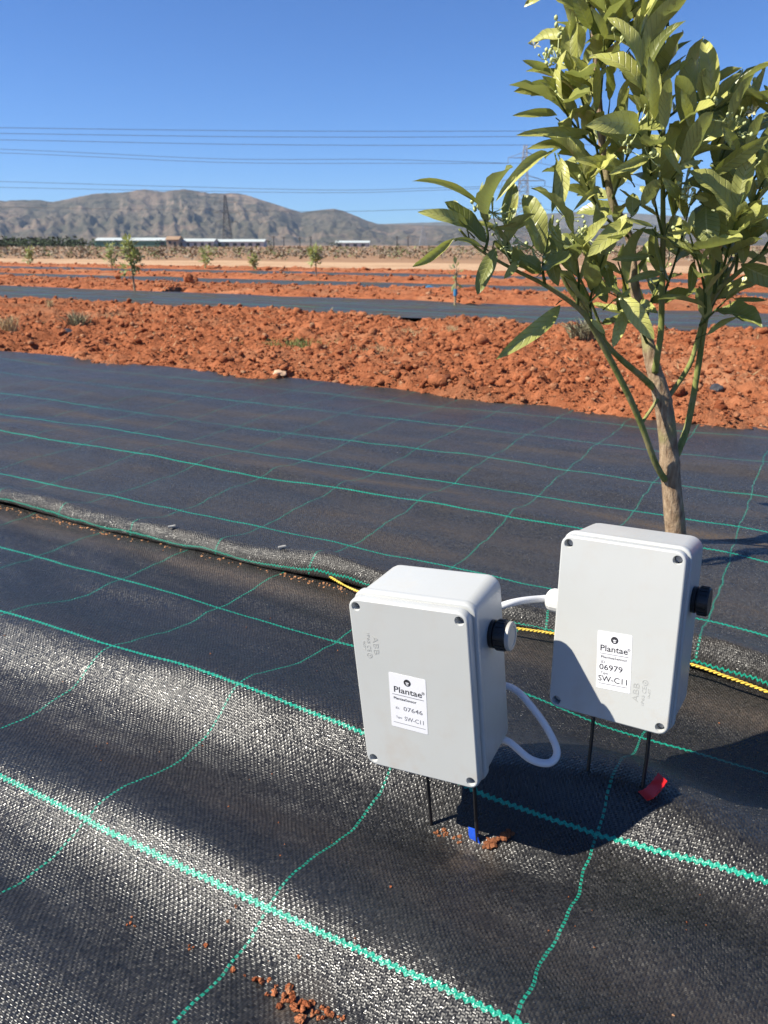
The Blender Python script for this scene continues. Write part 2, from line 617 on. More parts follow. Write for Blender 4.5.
def strew(name, items, mat):
    """items: (x, y, z, size); one mesh of crumbly lumps"""
    vs, fs = [], []
    for i, (x, y, z, s) in enumerate(items):
        a = rnd.random() * 6.283
        c, q = math.cos(a) * s, math.sin(a) * s
        m = np.array([[c, -q, 0], [q, c, 0], [0, 0, s]], dtype=np.float32)
        vs.append(SHAPES[rnd.randrange(16)] @ m.T + np.array([x, y, z], dtype=np.float32))
        fs.append(SFACES + 42 * i)
    V, Fc = np.concatenate(vs), np.concatenate(fs)
    me = bpy.data.meshes.new(name)
    me.vertices.add(len(V)); me.vertices.foreach_set('co', V.reshape(-1))
    me.loops.add(Fc.size); me.loops.foreach_set('vertex_index', Fc.reshape(-1))
    me.polygons.add(len(Fc)); me.polygons.foreach_set('loop_start', np.arange(0, Fc.size, 3, dtype=np.int32))
    me.update(calc_edges=True)
    me.materials.append(mat)
    return link(bpy.data.objects.new(name, me))


items = []
for k, (va, vb, f) in enumerate(bandf):
    n = (11000, 5200, 2600, 1200)[k]
    for _ in range(n):
        u = rnd.triangular(-9, 1.6, -1.0) if k == 0 else rnd.uniform(-26, 1.5)
        v = rnd.uniform(va + .02, vb - .02)
        z = f(u, v)
        if z < -.012: continue
        s = (.004 + .018 * rnd.random() ** 3.2 + (.03 * rnd.random() if rnd.random() < .02 else 0)) * (1 + .45 * k)
        x, y = xy(u, v)
        items.append((x, y, z + s * .15, s))
V_, F_ = [], []
for k, n in ((0, 24000), (1, 5000)):
    va, vb, f = bandf[k]
    for _ in range(n):
        u = rnd.triangular(-7.5, 1.4, -.6) if k == 0 else rnd.uniform(-14, 1.2)
        v = va + (vb - va) * rnd.random() ** (1.25 if k == 0 else 1)
        z = f(u, v)
        if z < -.014: continue
        s = rnd.uniform(.0022, .0075) * (1 + k)
        x, y = xy(u, v)
        lump(V_, F_, (x, y, z + s * .3), s, rnd, .8)
tag(from_lists('soil_grit', V_, F_, MAT['clod']), 'fine red grit and crumbs between the clods', 'soil', kind='stuff')
tag(strew('soil_clods', items, MAT['clod']), 'loose red clods strewn over the tilled soil bands', 'soil', kind='stuff')

# ------------------------------------------------------------------ sky and sun
SUN = Vector((-.69, -.15, .715)).normalized()
w = bpy.data.worlds.new('World')
sc.world = w
w.use_nodes = True
wn = w.node_tree
wn.nodes.clear()
wo = wn.nodes.new('ShaderNodeOutputWorld')
bg = wn.nodes.new('ShaderNodeBackground')
sky = wn.nodes.new('ShaderNodeTexSky')
sky.sky_type = 'NISHITA'
sky.sun_disc = False
sky.sun_elevation = math.asin(SUN.z)
sky.sun_rotation = math.atan2(SUN.x, SUN.y)
sky.altitude = 1500
sky.air_density = 1.0
sky.dust_density = .0
sky.ozone_density = 2.5
bg.inputs[1].default_value = .05
tint = wn.nodes.new('ShaderNodeMix')
tint.data_type = 'RGBA'
tint.blend_type = 'MULTIPLY'
tint.inputs[0].default_value = 1
tint.inputs[7].default_value = (.56, .90, 1.42, 1)
wn.links.new(sky.outputs[0], tint.inputs[6])
wn.links.new(tint.outputs[2], bg.inputs[0])
wn.links.new(bg.outputs[0], wo.inputs[0])
ld = bpy.data.lights.new('sun', 'SUN')
ld.energy = 5.0
ld.angle = rad(.53)
ld.color = (1, .94, .82)
lo = link(bpy.data.objects.new('sun', ld))
lo.rotation_euler = SUN.to_track_quat('Z', 'Y').to_euler()
lo.location = SUN * 20

# ------------------------------------------------------------------ camera
cd = bpy.data.cameras.new('camera')
cam = link(bpy.data.objects.new('camera', cd))
cam.location = (0, 0, H)
cam.rotation_euler = (math.pi / 2 - PITCH, 0, 0)
cd.sensor_fit = 'VERTICAL'
cd.sensor_height = 36
cd.lens = 36 * F / 1024
cd.clip_start = .02
cd.clip_end = 20000
cd.dof.use_dof = True
cd.dof.focus_distance = .74
cd.dof.aperture_fstop = 16
sc.camera = cam
sc.view_settings.view_transform = 'Standard'
sc.view_settings.look = 'None'
sc.view_settings.exposure = 1.02
sc.view_settings.gamma = 1
sc.view_settings.use_curve_mapping = False
sc.cycles.use_denoising = True
sc.cycles.max_bounces = 8
sc.cycles.transparent_max_bounces = 8
sc.cycles.sample_clamp_indirect = 6

# ------------------------------------------------------------------ plastics, metals, labels
def box_plastic():
    t = NT('light_grey_plastic')
    o = t.obj()
    a, b, c_ = t.noise(o, 28, 5, .6), t.noise(o, 420, 3, .7), t.noise(o, 9, 3)
    sz = t.n('ShaderNodeSeparateXYZ'); t.put(sz.inputs[0], o)
    low = t.maprange(sz.outputs[2], -.02, -.08)
    d = t.math('MULTIPLY', t.maprange(a, .50, .75), t.math('MULTIPLY_ADD', low, .30, .13))
    d = t.math('ADD', d, t.math('MULTIPLY', t.maprange(b, .70, .76), .25), clamp=True)
    c = t.mix(t.maprange(c_, .35, .65), (.415, .425, .412), (.435, .443, .43))
    c = t.mix(d, c, (.36, .26, .17))
    mp = t.n('ShaderNodeMapping'); mp.inputs['Scale'].default_value = (300, 40, 14); mp.inputs['Rotation'].default_value = (0, .6, 0)
    t.put(mp.inputs[0], o)
    scr = t.noise(mp.outputs[0], 1, 2)
    r = t.math('ADD', t.maprange(a, .3, .7, .30, .42), t.math('ADD', t.math('MULTIPLY', d, .5), t.math('MULTIPLY', t.maprange(scr, .62, .72), .12)))
    return t.done(t.bsdf(c, r, .5, t.bump(t.noise(o, 900, 2), .00004)))


MAT['box_grey'] = box_plastic()
MAT['recess'] = simple('recess_plastic', (.22, .23, .22), .6, .3, 0, .1, 90)
MAT['black_plastic'] = simple('black_plastic', (.012, .012, .013), .38, .5, 0, .2, 200, .0001)
MAT['stake_black'] = simple('black_coated_rod', (.010, .010, .011), .42, .5, 0, .3, 300, .0001)
MAT['white_plastic'] = simple('white_plastic', (.64, .64, .63), .3, .5, 0, .03, 80)
MAT['cable_white'] = simple('white_cable_sheath', (.60, .61, .64), .32, .5, 0, .03, 60)
MAT['cap_grey'] = simple('pale_cap', (.36, .35, .32), .45, .5, 0, .08, 120)
MAT['paper'] = simple('white_label_paper', (.66, .66, .68), .45, .4, 0, .015, 70)
MAT['ink'] = simple('black_ink', (.025, .025, .03), .5, .3, 0, .1, 200)
MAT['ink_soft'] = simple('grey_ink', (.16, .16, .18), .5, .3, 0, .1, 200)
MAT['emboss'] = simple('moulded_mark', (.355, .36, .345), .5, .4, 0, .1, 200)
MAT['screw'] = simple('screw_metal', (.35, .35, .34), .45, .5, .7, .1, 400)
MAT['tape_red'] = simple('red_plastic_tape', (.50, .010, .012), .3, .5, 0, .08, 90, .0003)
MAT['tape_blue'] = simple('blue_plastic_tape', (.012, .075, .50), .3, .5, 0, .08, 90, .0003)
MAT['tie_blue'] = simple('light_blue_tie', (.04, .18, .33), .5, .4, 0, .1, 90)
MAT['rope_yellow'] = simple('yellow_fibre', (.60, .42, .06), .6, .3, 0, .2, 700, .0003)
MAT['rope_dark'] = simple('dark_fibre', (.10, .075, .02), .7, .3, 0, .2, 700, .0003)
MAT['peg'] = simple('pale_peg', (.36, .35, .32), .5, .4, 0, .15, 200)

BW, BH, BD = .1085, .1635, .081


def rrect(w, h, r, y, n=5):
    pts = []
    for cx, cz, a0 in ((w / 2 - r, h / 2 - r, 0), (-w / 2 + r, h / 2 - r, 90), (-w / 2 + r, -h / 2 + r, 180), (w / 2 - r, -h / 2 + r, 270)):
        for k in range(n + 1):
            a = rad(a0 + 90 * k / n)
            pts.append((cx + r * math.cos(a), y, cz + r * math.sin(a)))
    return pts


def loft(bm, loops, cap0=True, cap1=True):
    rings = [[bm.verts.new(p) for p in lp] for lp in loops]
    n = len(rings[0])
    for a, b in zip(rings, rings[1:]):
        for k in range(n):
            bm.faces.new((a[k], a[(k + 1) % n], b[(k + 1) % n], b[k]))
    if cap0: bm.faces.new(list(reversed(rings[0])))
    if cap1: bm.faces.new(rings[-1])
    bmesh.ops.recalc_face_normals(bm, faces=bm.faces)


def eval_copy(o):
    dg = bpy.context.evaluated_depsgraph_get()
    return bpy.data.meshes.new_from_object(o.evaluated_get(dg))


HOLES = [(sx * (BW / 2 - .0088), sz * (BH / 2 - .0088)) for sx in (-1, 1) for sz in (-1, 1)]


def lid_mesh():
    w, h = BW - .0035, BH - .0035
    bm = bmesh.new()
    loft(bm, [rrect(w - .0030, h - .0030, .0075, .0), rrect(w - .0012, h - .0012, .0083, .0004), rrect(w - .0003, h - .0003, .0088, .0011), rrect(w, h, .009, .0022),
              rrect(w + .0004, h + .0004, .009, .0085), rrect(w - .0006, h - .0006, .009, .0095), rrect(w - .0030, h - .0030, .0085, .0098), rrect(w - .0030, h - .0030, .0085, .0125)])
    o = mesh_obj('lid', bm, MAT['box_grey'], smooth=False)
    cb = bmesh.new()
    for hx, hz in HOLES:
        rg = []
        for yy, rr in ((-.002, .0040), (.0008, .0040), (.0013, .0037), (.0088, .0036)):
            rg.append([(hx + rr * math.cos(2 * math.pi * k / 20), yy, hz + rr * math.sin(2 * math.pi * k / 20)) for k in range(20)])
        loft(cb, rg)
    cut = mesh_obj('cutter', cb, MAT['recess'], smooth=False)
    md = o.modifiers.new('b', 'BOOLEAN')
    md.operation = 'DIFFERENCE'
    md.object = cut
    md.solver = 'EXACT'
    me = eval_copy(o)
    bpy.data.objects.remove(o)
    bpy.data.objects.remove(cut)
    me.name = 'lid'
    me.polygons.foreach_set('use_smooth', [True] * len(me.polygons))
    me.set_sharp_from_angle(angle=rad(38))
    me.materials.clear()
    me.materials.append(MAT['box_grey'])
    for f in me.polygons:
        if f.normal.y < -.995: f.use_smooth = False
    return me


def body_mesh():
    bm = bmesh.new()
    lp = []
    def L(y, dw, r): lp.append(rrect(BW - dw, BH - dw, r, y))
    L(.0120, .0025, .0095); L(.0126, .0008, .010); L(.0136, .0, .0105); L(.0185, -.0002, .0105); L(.0195, .0008, .0105)
    L(.0200, .0026, .010); L(.0225, .0030, .010)
    D = BD
    L(D - .0085, .0040, .0115)
    for k in range(1, 6):
        a = rad(90 * k / 5)
        L(D - .0085 + .0085 * math.sin(a),   .0040 + 2 * .0080 * (1 - math.cos(a)), max(.0115 - .006 * (1 - math.cos(a)), .003))
    loft(bm, lp)
    return bm


def text_obj(txt, size, parent, name, mat, loc, rot=0.0, align='CENTER', thick=.00008, bold=0.0, width=None):
    """raised lettering in the plane y=const of the box front (x right, z up)"""
    cu = bpy.data.curves.new(name, 'FONT')
    cu.body = txt
    cu.size = size
    cu.align_x = align
    cu.align_y = 'CENTER'
    cu.extrude = thick
    cu.offset = bold
    cu.resolution_u = 3
    o = bpy.data.objects.new(name, cu)
    COL.objects.link(o)
    me = eval_copy(o)
    bpy.data.objects.remove(o)
    if width:
        xs = [v.co.x for v in me.vertices]
        k = width / (max(xs) - min(xs))
        for v in me.vertices: v.co.x *= k
    me.transform(Matrix.Translation(loc) @ Matrix.Rotation(rot, 4, 'Y') @ Matrix.Rotation(rad(90), 4, 'X'))
    me.materials.clear()
    me.materials.append(mat)
    me.name = name
    return link(bpy.data.objects.new(name, me), parent)


def plate(bm, w, h, t, cx, cz, y, r=.0012):
    loft(bm, [[(p[0] + cx, p[1], p[2] + cz) for p in rrect(w, h, r, y)], [(p[0] + cx, p[1], p[2] + cz) for p in rrect(w, h, r, y - t)]])


def disc_y(bm, r, cx, cz, y, t, n=24, r_in=None):
    if r_in is None:
        loft(bm, [[(cx + r * math.cos(2 * math.pi * k / n), yy, cz + r * math.sin(2 * math.pi * k / n)) for k in range(n)] for yy in (y, y - t)])
    else:
        lp = []
        for rr, yy in ((r, y), (r, y - t), (r_in, y - t), (r_in, y)):
            lp.append([(cx + rr * math.cos(2 * math.pi * k / n), yy, cz + rr * math.sin(2 * math.pi * k / n)) for k in range(n)])
        loft(bm, lp, False, False)


def lathe_x(bm, prof, c, sgn=1, n=24, hexfrom=None):
    """prof: [(distance along x, radius)]"""
    loft(bm, [[(c[0] + sgn * d, c[1] + r * math.cos(2 * math.pi * k / n), c[2] + r * math.sin(2 * math.pi * k / n)) for k in range(n)] for d, r in prof])


LID = lid_mesh()


def sensor_box(pos, rot, label, mark_corner, lay):
    yaw, tilt, roll = (rad(a) for a in rot)
    root = empty('sensor_box', (0, 0, 0), label, 'sensor box', 'grey sensor boxes on stakes')
    root.matrix_world = Matrix.Translation(pos) @ (Matrix.Rotation(yaw, 4, 'Z') @ Matrix.Rotation(tilt, 4, 'X') @ Matrix.Rotation(roll, 4, 'Y'))
    mesh_obj('enclosure', body_mesh(), MAT['box_grey'], root, True, 50)
    lid = link(bpy.data.objects.new('lid', LID), root)
    for hx, hz in HOLES:
        bm = bmesh.new()
        disc_y(bm, .0027, hx, hz, .0087, .0022, 16)
        mesh_obj('screw', bm, MAT['screw'], lid)
    return root


def put_label(root, cx, cz, w, h, rows, tilt=0.0):
    """a printed paper label on the lid; rows: (text, size, x offset, z offset, align, mat, bold, width)"""
    bm = bmesh.new()
    plate(bm, w, h, .00018, 0, 0, -.00002, .0012)
    T = Matrix.Translation((cx, 0, cz)) @ Matrix.Rotation(tilt, 4, 'Y')
    bmesh.ops.transform(bm, matrix=T, verts=bm.verts)
    lab = mesh_obj('label', bm, MAT['paper'], root, False)
    # emblem: dark disc with a pale sprout
    bm = bmesh.new()
    disc_y(bm, .0032, 0, h * .37, -.00022, .0001, 28)
    bmesh.ops.transform(bm, matrix=T, verts=bm.verts)
    em = mesh_obj('emblem', bm, MAT['ink'], lab, False)
    bm = bmesh.new()
    for ang, ln in ((-52, .0021), (0, .0019), (52, .0021)):
        a = rad(ang)
        p0 = Vector((0, 0, h * .37 - .0008)); ax = Vector((math.sin(a), 0, math.cos(a))); sd = Vector((ax.z, 0, -ax.x))
        vs = [bm.verts.new(p0 + ax * ln * t + sd * ln * q + Vector((0, -.00036, 0))) for t, q in ((0, 0), (.45, .24), (1, 0), (.45, -.24))]
        bm.faces.new(vs)
    vs = [bm.verts.new((x, -.00036, h * .37 + z)) for x, z in ((-.0012, -.0012), (.0012, -.0012), (.0007, -.0021), (-.0007, -.0021))]
    bm.faces.new(vs)
    bmesh.ops.transform(bm, matrix=T, verts=bm.verts)
    mesh_obj('sprout', bm, MAT['paper'], em, False)
    for (txt, size, dx, dz, al, mat, bold, wd) in rows:
        if txt is None:
            bm = bmesh.new()
            plate(bm, wd, size, .00008, dx, dz, -.00022, size * .4)
            bmesh.ops.transform(bm, matrix=T, verts=bm.verts)
            mesh_obj('rule', bm, MAT[mat], lab, False)
        else:
            o = text_obj(txt, size, lab, 'lettering', MAT[mat], (0, 0, 0), 0, al, .00005, bold, wd)
            o.data.transform(T @ Matrix.Translation((dx, -.00026, dz)))
    return lab


def mould_mark(root, cx, cz, rot):
    bm = bmesh.new()
    disc_y(bm, .0030, 0, -.0122, .0001, .0003, 20, .0020)
    disc_y(bm, .0010, 0, -.0122, .0001, .0003, 12)
    T = Matrix.Translation((cx, 0, cz)) @ Matrix.Rotation(rot, 4, 'Y') @ Matrix.Scale(.85, 4)
    bmesh.ops.transform(bm, matrix=T, verts=bm.verts)
    mk = mesh_obj('moulded_mark', bm, MAT['emboss'], root, False)
    for txt, sz, dx, dz, r, wd in (('ABB', .0085, .0078, .0, 90, .020), ('CE', .0060, .0, -.0045, 90, .007), ('IP65', .0040, .0005, .0065, 90, .011), ('IK07', .0030, -.0048, -.002, 90, .010)):
        o = text_obj(txt, sz, mk, 'lettering', MAT['emboss'], (0, 0, 0), rad(r), 'CENTER', .0001, 0, wd)
        o.data.transform(T @ Matrix.Translation((dx, -.0001, dz)))
    # hairlines that cut the big letters into blocks, as on the moulding
    return mk


def side_plug(root, z, y, disc):
    bm = bmesh.new()
    lathe_x(bm, [(-.004, .0105), (0.0, .0115), (.0040, .0118), (.0046, .0105), (.0052, .0105), (.0058, .0125), (.0135, .0125), (.0145, .0118)], (BW / 2 - .0022, y, z))
    p = mesh_obj('black_plug', bm, MAT['black_plastic'], root, True, 30)
    # grip ribs round the nut
    bm = bmesh.new()
    for k in range(18):
        a = 2 * math.pi * k / 18
        box(bm, (BW / 2 - .0022 + .0098, y + .0125 * math.cos(a), z + .0125 * math.sin(a)), (.0068, .0010, .0016), Matrix.Rotation(a, 3, 'X'))
    mesh_obj('grip_rib', bm, MAT['black_plastic'], p, False)
    if disc:
        bm = bmesh.new()
        lathe_x(bm, [(.0146, .0112), (.0152, .0120), (.0176, .0120), (.0182, .0112), (.0183, .0085), (.0178, .0080)], (BW / 2 - .0022, y, z))
        o = mesh_obj('end_cap', bm, MAT['cap_grey'], p, True, 30)
        o['label'] = 'pale grey disc closing the black plug'


def stakes(root, xs, y, length, tape_mat, tape_lab, shape):
    out = []
    for i, x in enumerate(xs):
        bm = bmesh.new()
        tube(bm, catmull([(x, y, -BH / 2 + .012), (x + .0006, y, -BH / 2 - length * .35), (x - .0004, y + .0006, -BH / 2 - length * .7), (x + .0002, y, -BH / 2 - length - .05)], 4), .0017, 10)
        out.append(mesh_obj('stake', bm, MAT['stake_black'], root))
    return out


def tape_strip(root, pts, wid, mat, lab):
    """a short curled strip; pts in local box space, wid = width vector"""
    bm = bmesh.new()
    P_ = catmull(pts, 5)
    W_ = Vector(wid)
    t = Vector((0, .0007, 0))
    rows = []
    for i, p in enumerate(P_):
        tang = (P_[min(i + 1, len(P_) - 1)] - P_[max(i - 1, 0)]).normalized()
        nn = tang.cross(W_).normalized() * .0005
        wv = W_ * (1 - .1 * math.sin(i * 1.3) ** 2)
        rows.append([bm.verts.new(p - wv + nn), bm.verts.new(p + wv + nn), bm.verts.new(p + wv - nn), bm.verts.new(p - wv - nn)])
    for a, b in zip(rows, rows[1:]):
        for k in range(4):
            bm.faces.new((a[k], a[(k + 1) % 4], b[(k + 1) % 4], b[k]))
    bm.faces.new(rows[0]); bm.faces.new(list(reversed(rows[-1])))
    bmesh.ops.recalc_face_normals(bm, faces=bm.faces)
    o = mesh_obj('tape_tab', bm, mat, root)
    o['label'] = lab
    return o


B1 = sensor_box((.0240, .5455, .1535), (-27.5, 1.9, -5.2), 'light grey plastic sensor box in front, blue tape at its stake, label number 07646', 0, 0)
B2 = sensor_box((.1968, .5896, .1850), (-32.6, -7.6, -2.8), 'light grey plastic sensor box behind, red tape at its stake, label number 06979', 0, 0)
LW, LH = .0335, .052
put_label(B1, -.0055, -.0095, LW, LH, [
    ('Plantae', .0078, 0, LH * .205, 'CENTER', 'ink', .00007, LW * .76), ('\u00ae', .0035, LW * .42, LH * .24, 'CENTER', 'ink', 0, None),
    (None, .0005, 0, LH * .115, '', 'ink_soft', 0, LW * .86),
    ('PlantaeSensor', .0032, -LW * .40, LH * .045, 'LEFT', 'ink', .00004, LW * .62),
    ('ID:', .0030, -LW * .36, -LH * .135, 'LEFT', 'ink_soft', 0, None), ('07646', .0056, LW * .12, -LH * .125, 'CENTER', 'ink_soft', .00003, LW * .52),
    ('Type:', .0026, -LW * .36, -LH * .305, 'LEFT', 'ink_soft', 0, None), ('SW-C11', .0056, LW * .15, -LH * .305, 'CENTER', 'ink_soft', .00002, LW * .52),
    (None, .0004, 0, -LH * .41, '', 'ink_soft', 0, LW * .88)], rad(2.5))
put_label(B2, .0025, -.0245, LW * .88, LH, [
    ('Plantae', .0078, -.0004, LH * .205, 'CENTER', 'ink', .00009, LW * .70), ('\u00ae', .0035, LW * .37, LH * .24, 'CENTER', 'ink', 0, None),
    (None, .0005, 0, LH * .115, '', 'ink_soft', 0, LW * .74),
    ('PlantaeSensor', .0032, 0, LH * .055, 'CENTER', 'ink', .00003, LW * .68),
    ('ID:', .0034, -LW * .33, -LH * .035, 'LEFT', 'ink', 0, None), ('06979', .0072, -LW * .07, -LH * .125, 'CENTER', 'ink', .00004, LW * .60),
    ('Type:', .0030, -LW * .33, -LH * .225, 'LEFT', 'ink', 0, None), ('SW-C11', .0072, 0, -LH * .325, 'CENTER', 'ink', .00005, LW * .74),
    (None, .0005, 0, -LH * .41, '', 'ink_soft', 0, LW * .74)], rad(-3.0))
mould_mark(B1, -.0375, .040, rad(0))
mould_mark(B2, .030, -.047, rad(180))
side_plug(B1, .040, .047, True)
side_plug(B2, .030, .046, False)
stakes(B1, (-.016, .030), .040, .108, None, None, 0)
stakes(B2, (-.021, .030), .036, .10, None, None, 0)


def tag_shape_tape():
    i1 = B1.matrix_world.inverted()
    base = i1 @ Vector((*at_z(480, 842, -.018).xy, -.018))
    tape_strip(B1, [base + Vector((-.004, -.004, .017)), base + Vector((-.004, -.0045, .009)), base + Vector((-.0015, -.005, .002)), base + Vector((.0005, -.006, -.004))], (.0052, -.001, .0006), MAT['tape_blue'], 'blue tape tab at the foot of the stake')
    i2 = B2.matrix_world.inverted()
    q = [at_d(642.5, 796, .693), at_d(649, 793.5, .692), at_d(656.5, 786, .692), at_d(663, 777, .694)]
    wv = (at_d(656.5 + 4.6, 786 + 4.6, .685) - at_d(656.5, 786, .692))
    tape_strip(B2, [i2 @ p for p in q], i2.to_3x3() @ wv, MAT['tape_red'], 'red tape tab at the foot of the stake')


bpy.context.view_layer.update()
tag_shape_tape()

# cable gland on the rear box
bm = bmesh.new()
GY, GZ = .036, .008
lathe_x(bm, [(0, .0128), (.0045, .0128), (.0055, .0118)], (-BW / 2 + .0015, GY, GZ), -1, 6)
lathe_x(bm, [(.005, .0108), (.0058, .0116), (.0150, .0112), (.0185, .0098), (.0205, .0072), (.0208, .0044)], (-BW / 2 + .0015, GY, GZ), -1, 18)
mesh_obj('cable_gland', bm, MAT['white_plastic'], B2, True, 18)['label'] = 'white threaded cable gland on the side wall'
gl = B2.matrix_world @ Vector((-BW / 2 + .0035 - .0150, GY, GZ))
gx = B2.matrix_world.to_3x3() @ Vector((-1, 0, 0))
pts = [gl, gl + gx * .010, at_d(508, 604, .705), at_d(470, 622, .715), at_d(455, 660, .715), at_d(480, 680, .71), at_d(512, 688, .70), at_d(531, 706, .69), at_d(548, 730, .69),
       at_d(557, 752, .69), at_d(549, 763, .69), at_d(530, 759, .69), at_d(509, 742, .69), at_d(480, 726, .70), B1.matrix_world @ Vector((.012, BD + .022, -.012)), B1.matrix_world @ Vector((.008, BD - .004, -.004))]
bm = bmesh.new()
tube(bm, catmull(pts, 8), .0034, 12)
tag(mesh_obj('sensor_cable', bm, MAT['cable_white']), 'white round cable from the rear grey box, looping down beside the front box', 'cable')

# yellow braided rope lying under the hem
bm = bmesh.new()
rp = [at_z(x, y, z) for x, y, z in ((330, 577, .004), (360, 592, .003), (430, 611, .004), (480, 622, .006), (515, 628, .010), (556, 634, .012), (620, 648, .012), (690, 664, .012), (725, 676, .010), (750, 685, .007), (790, 700, .004), (860, 722, .002))]
path = catmull(rp, 18)
ropeA, ropeB, core = [], [], []
acc = 0
for i, p in enumerate(path):
    if i: acc += (p - path[i - 1]).length
    t = (path[min(i + 1, len(path) - 1)] - path[max(i - 1, 0)]).normalized()
    x = t.cross(Vector((0, 0, 1))).normalized(); y = x.cross(t)
    a = acc / .0105 * 2 * math.pi
    ropeA.append(p + (x * math.cos(a) + y * math.sin(a)) * .0011)
    ropeB.append(p - (x * math.cos(a) + y * math.sin(a)) * .0011)
rope = empty('rope', path[0], 'yellow twisted rope lying along the seam of the two mats', 'rope')
for nm, pl, m in (('strand', ropeA, 'rope_yellow'), ('strand', ropeB, 'rope_yellow')):
    bm = bmesh.new()
    tube(bm, catmull(pl, 2), .0011, 6)
    o = mesh_obj(nm, bm, MAT[m], rope)
    o.matrix_parent_inverse = Matrix.Translation(rope.location).inverted()

# pegs pinning the hem
for (px, py, lab) in ((171, 528, 'pale peg through the rolled mat hem, the one farther left'), (281, 549, 'pale peg through the rolled mat hem, the one nearer the front box')):
    p = at_z(px, py, .022)
    u, v = uv_of(p)
    p.z = z_far(u, v)
    r = empty('ground_peg', p, lab, 'peg', 'pale pegs in the mat hem')
    bm = bmesh.new()
    tube(bm, [(-.004, -.003, .003), (.008, .001, .004)], .0022, 8)
    mesh_obj('crossbar', bm, MAT['peg'], r)
    bm = bmesh.new()
    tube(bm, [(0.003, 0, .003), (.006, .022, -.03)], [.0018, .0012], 8)
    mesh_obj('shank', bm, MAT['peg'], r)

# crumbs of red soil carried onto the near mat
V_, F_ = [], []
for px, py, s in ((237, 906, .0016), (229, 922, .0018), (206, 947, .0020), (191, 947, .0014), (234, 970, .002), (254, 982, .0042), (269, 981, .0018), (273, 993, .0030), (268, 994, .0018), (287, 992, .0040),
                  (292, 998, .0028), (288, 1003, .0042), (296, 1008, .0035), (305, 1010, .0062), (299, 1004, .003), (310, 1004, .0032), (329, 1012, .0038), (333, 1016, .0028), (300, 957, .0015), (245, 976, .001),
                  (340, 1019, .002), (316, 1013, .0022), (322, 1018, .0018), (276, 986, .0016), (408, 912, .0014), (410, 925, .0012), (128, 925, .0016), (131, 918, .0012), (135, 926, .001), (283, 1000, .0014), (326, 1009, .0016)):
    p = at_z(px, py, .004)
    u, v = uv_of(p)
    z = z_near(u, v)
    p = at_z(px, py, z)
    for k in range(3):
        lump(V_, F_, (p.x + rnd.gauss(0, s * .5), p.y + rnd.gauss(0, s * .5), z + s * .35), s * rnd.uniform(.45, .8), rnd, .8)
for _ in range(130):
    u, v = rnd.uniform(-1.6, .3), rnd.choice([rnd.uniform(.1, .9), rnd.uniform(.42, .52)])
    x, y = xy(u, v)
    lump(V_, F_, (x, y, z_near(u, v) + .0003), rnd.uniform(.0003, .0009), rnd, .7)
tag(from_lists('soil_crumbs', V_, F_, MAT['clod']), 'small crumbs of red soil scattered on the nearest mat', 'soil', kind='stuff')

# torn flaps of soil and bark where the front box's stakes go in
V_, F_ = [], []
for px0, py0, px1, py1, n, s in ((486, 846, 515, 832, 26, .0034), (436, 832, 455, 838, 10, .0022), (455, 838, 470, 845, 8, .0018)):
    for _ in range(n):
        t = rnd.random()
        px, py = px0 + (px1 - px0) * t + rnd.gauss(0, 2.5), py0 + (py1 - py0) * t + rnd.gauss(0, 2.0)
        p = at_z(px, py, -.014)
        u, v = uv_of(p)
        z = z_near(u, v)
        p = at_z(px, py, z)
        lump(V_, F_, (p.x, p.y, z + s * .4), s * rnd.uniform(.5, 1.1), rnd, .6)
tag(from_lists('dirt_clod', V_, F_, soil_mat('bark_brown_soil', (.16, .055, .025), (.32, .13, .06), (.38, .24, .14), 6, .003)), 'brown crumbly dirt pushed up around the front box stakes', 'dirt')

# soil showing along the foot of the hem
V_, F_ = [], []
for _ in range(240):
    u = rnd.choice([rnd.gauss(-1.46, .06), rnd.gauss(-1.22, .10), rnd.uniform(-1.3, -.6), rnd.gauss(-.62, .07)])
    v = seam_v(u) - .004 - abs(rnd.gauss(0, .008))
    x, y = xy(u, v)
    lump(V_, F_, (x, y, z_near(u, v) + .0004), rnd.uniform(.0008, .0024), rnd, .5)
tag(from_lists('seam_soil', V_, F_, soil_mat('tan_soil', (.36, .17, .08), (.46, .25, .13), (.42, .16, .07), 4, .002)), 'tan soil gathered along the foot of the mat hem', 'soil', kind='stuff')

V_, F_ = [], []
tb = at_z(677, 553)
for _ in range(160):
    a, r = rnd.random() * 6.28, .014 + abs(rnd.gauss(0, .010))
    x, y = tb.x + math.cos(a) * r, tb.y + math.sin(a) * r
    u, v = uv_of(Vector((x, y, 0)))
    lump(V_, F_, (x, y, z_far(u, v) + .001), rnd.uniform(.001, .0035), rnd, .6)
tag(from_lists('planting_soil', V_, F_, MAT['clod']), 'loose soil around the foot of the citrus trunk', 'soil', kind='stuff')

# dark stone in the soil, and a few big clods and pale stones one can pick out
MAT['stone_dark'] = simple('dark_stone', (.035, .036, .042), .55, .4, 0, .35, 40, .004)
MAT['stone_pale'] = simple('pale_stone', (.50, .33, .21), .8, .3, 0, .2, 40, .003)


def rock(name, px, py, size, mat, label, cat, flat=.75, group=None, sd=0):
    p = at_z(px, py, .02)
    u, v = uv_of(p)
    p = at_z(px, py, soil_h(u, v))
    bm = bmesh.new()
    bmesh.ops.create_icosphere(bm, subdivisions=3, radius=1)
    for q in bm.verts:
        d = 1 + .35 * noise.noise(q.co * 1.3 + Vector((sd, 0, 0))) + .15 * noise.noise(q.co * 3.1 + Vector((0, sd, 0)))
        q.co = Vector((q.co.x * size * d, q.co.y * size * d, q.co.z * size * flat * d))
    o = mesh_obj(name, bm, mat, None, True, 25)
    o.location = (p.x, p.y, p.z + size * flat * .45)
    tag(o, label, cat, group)


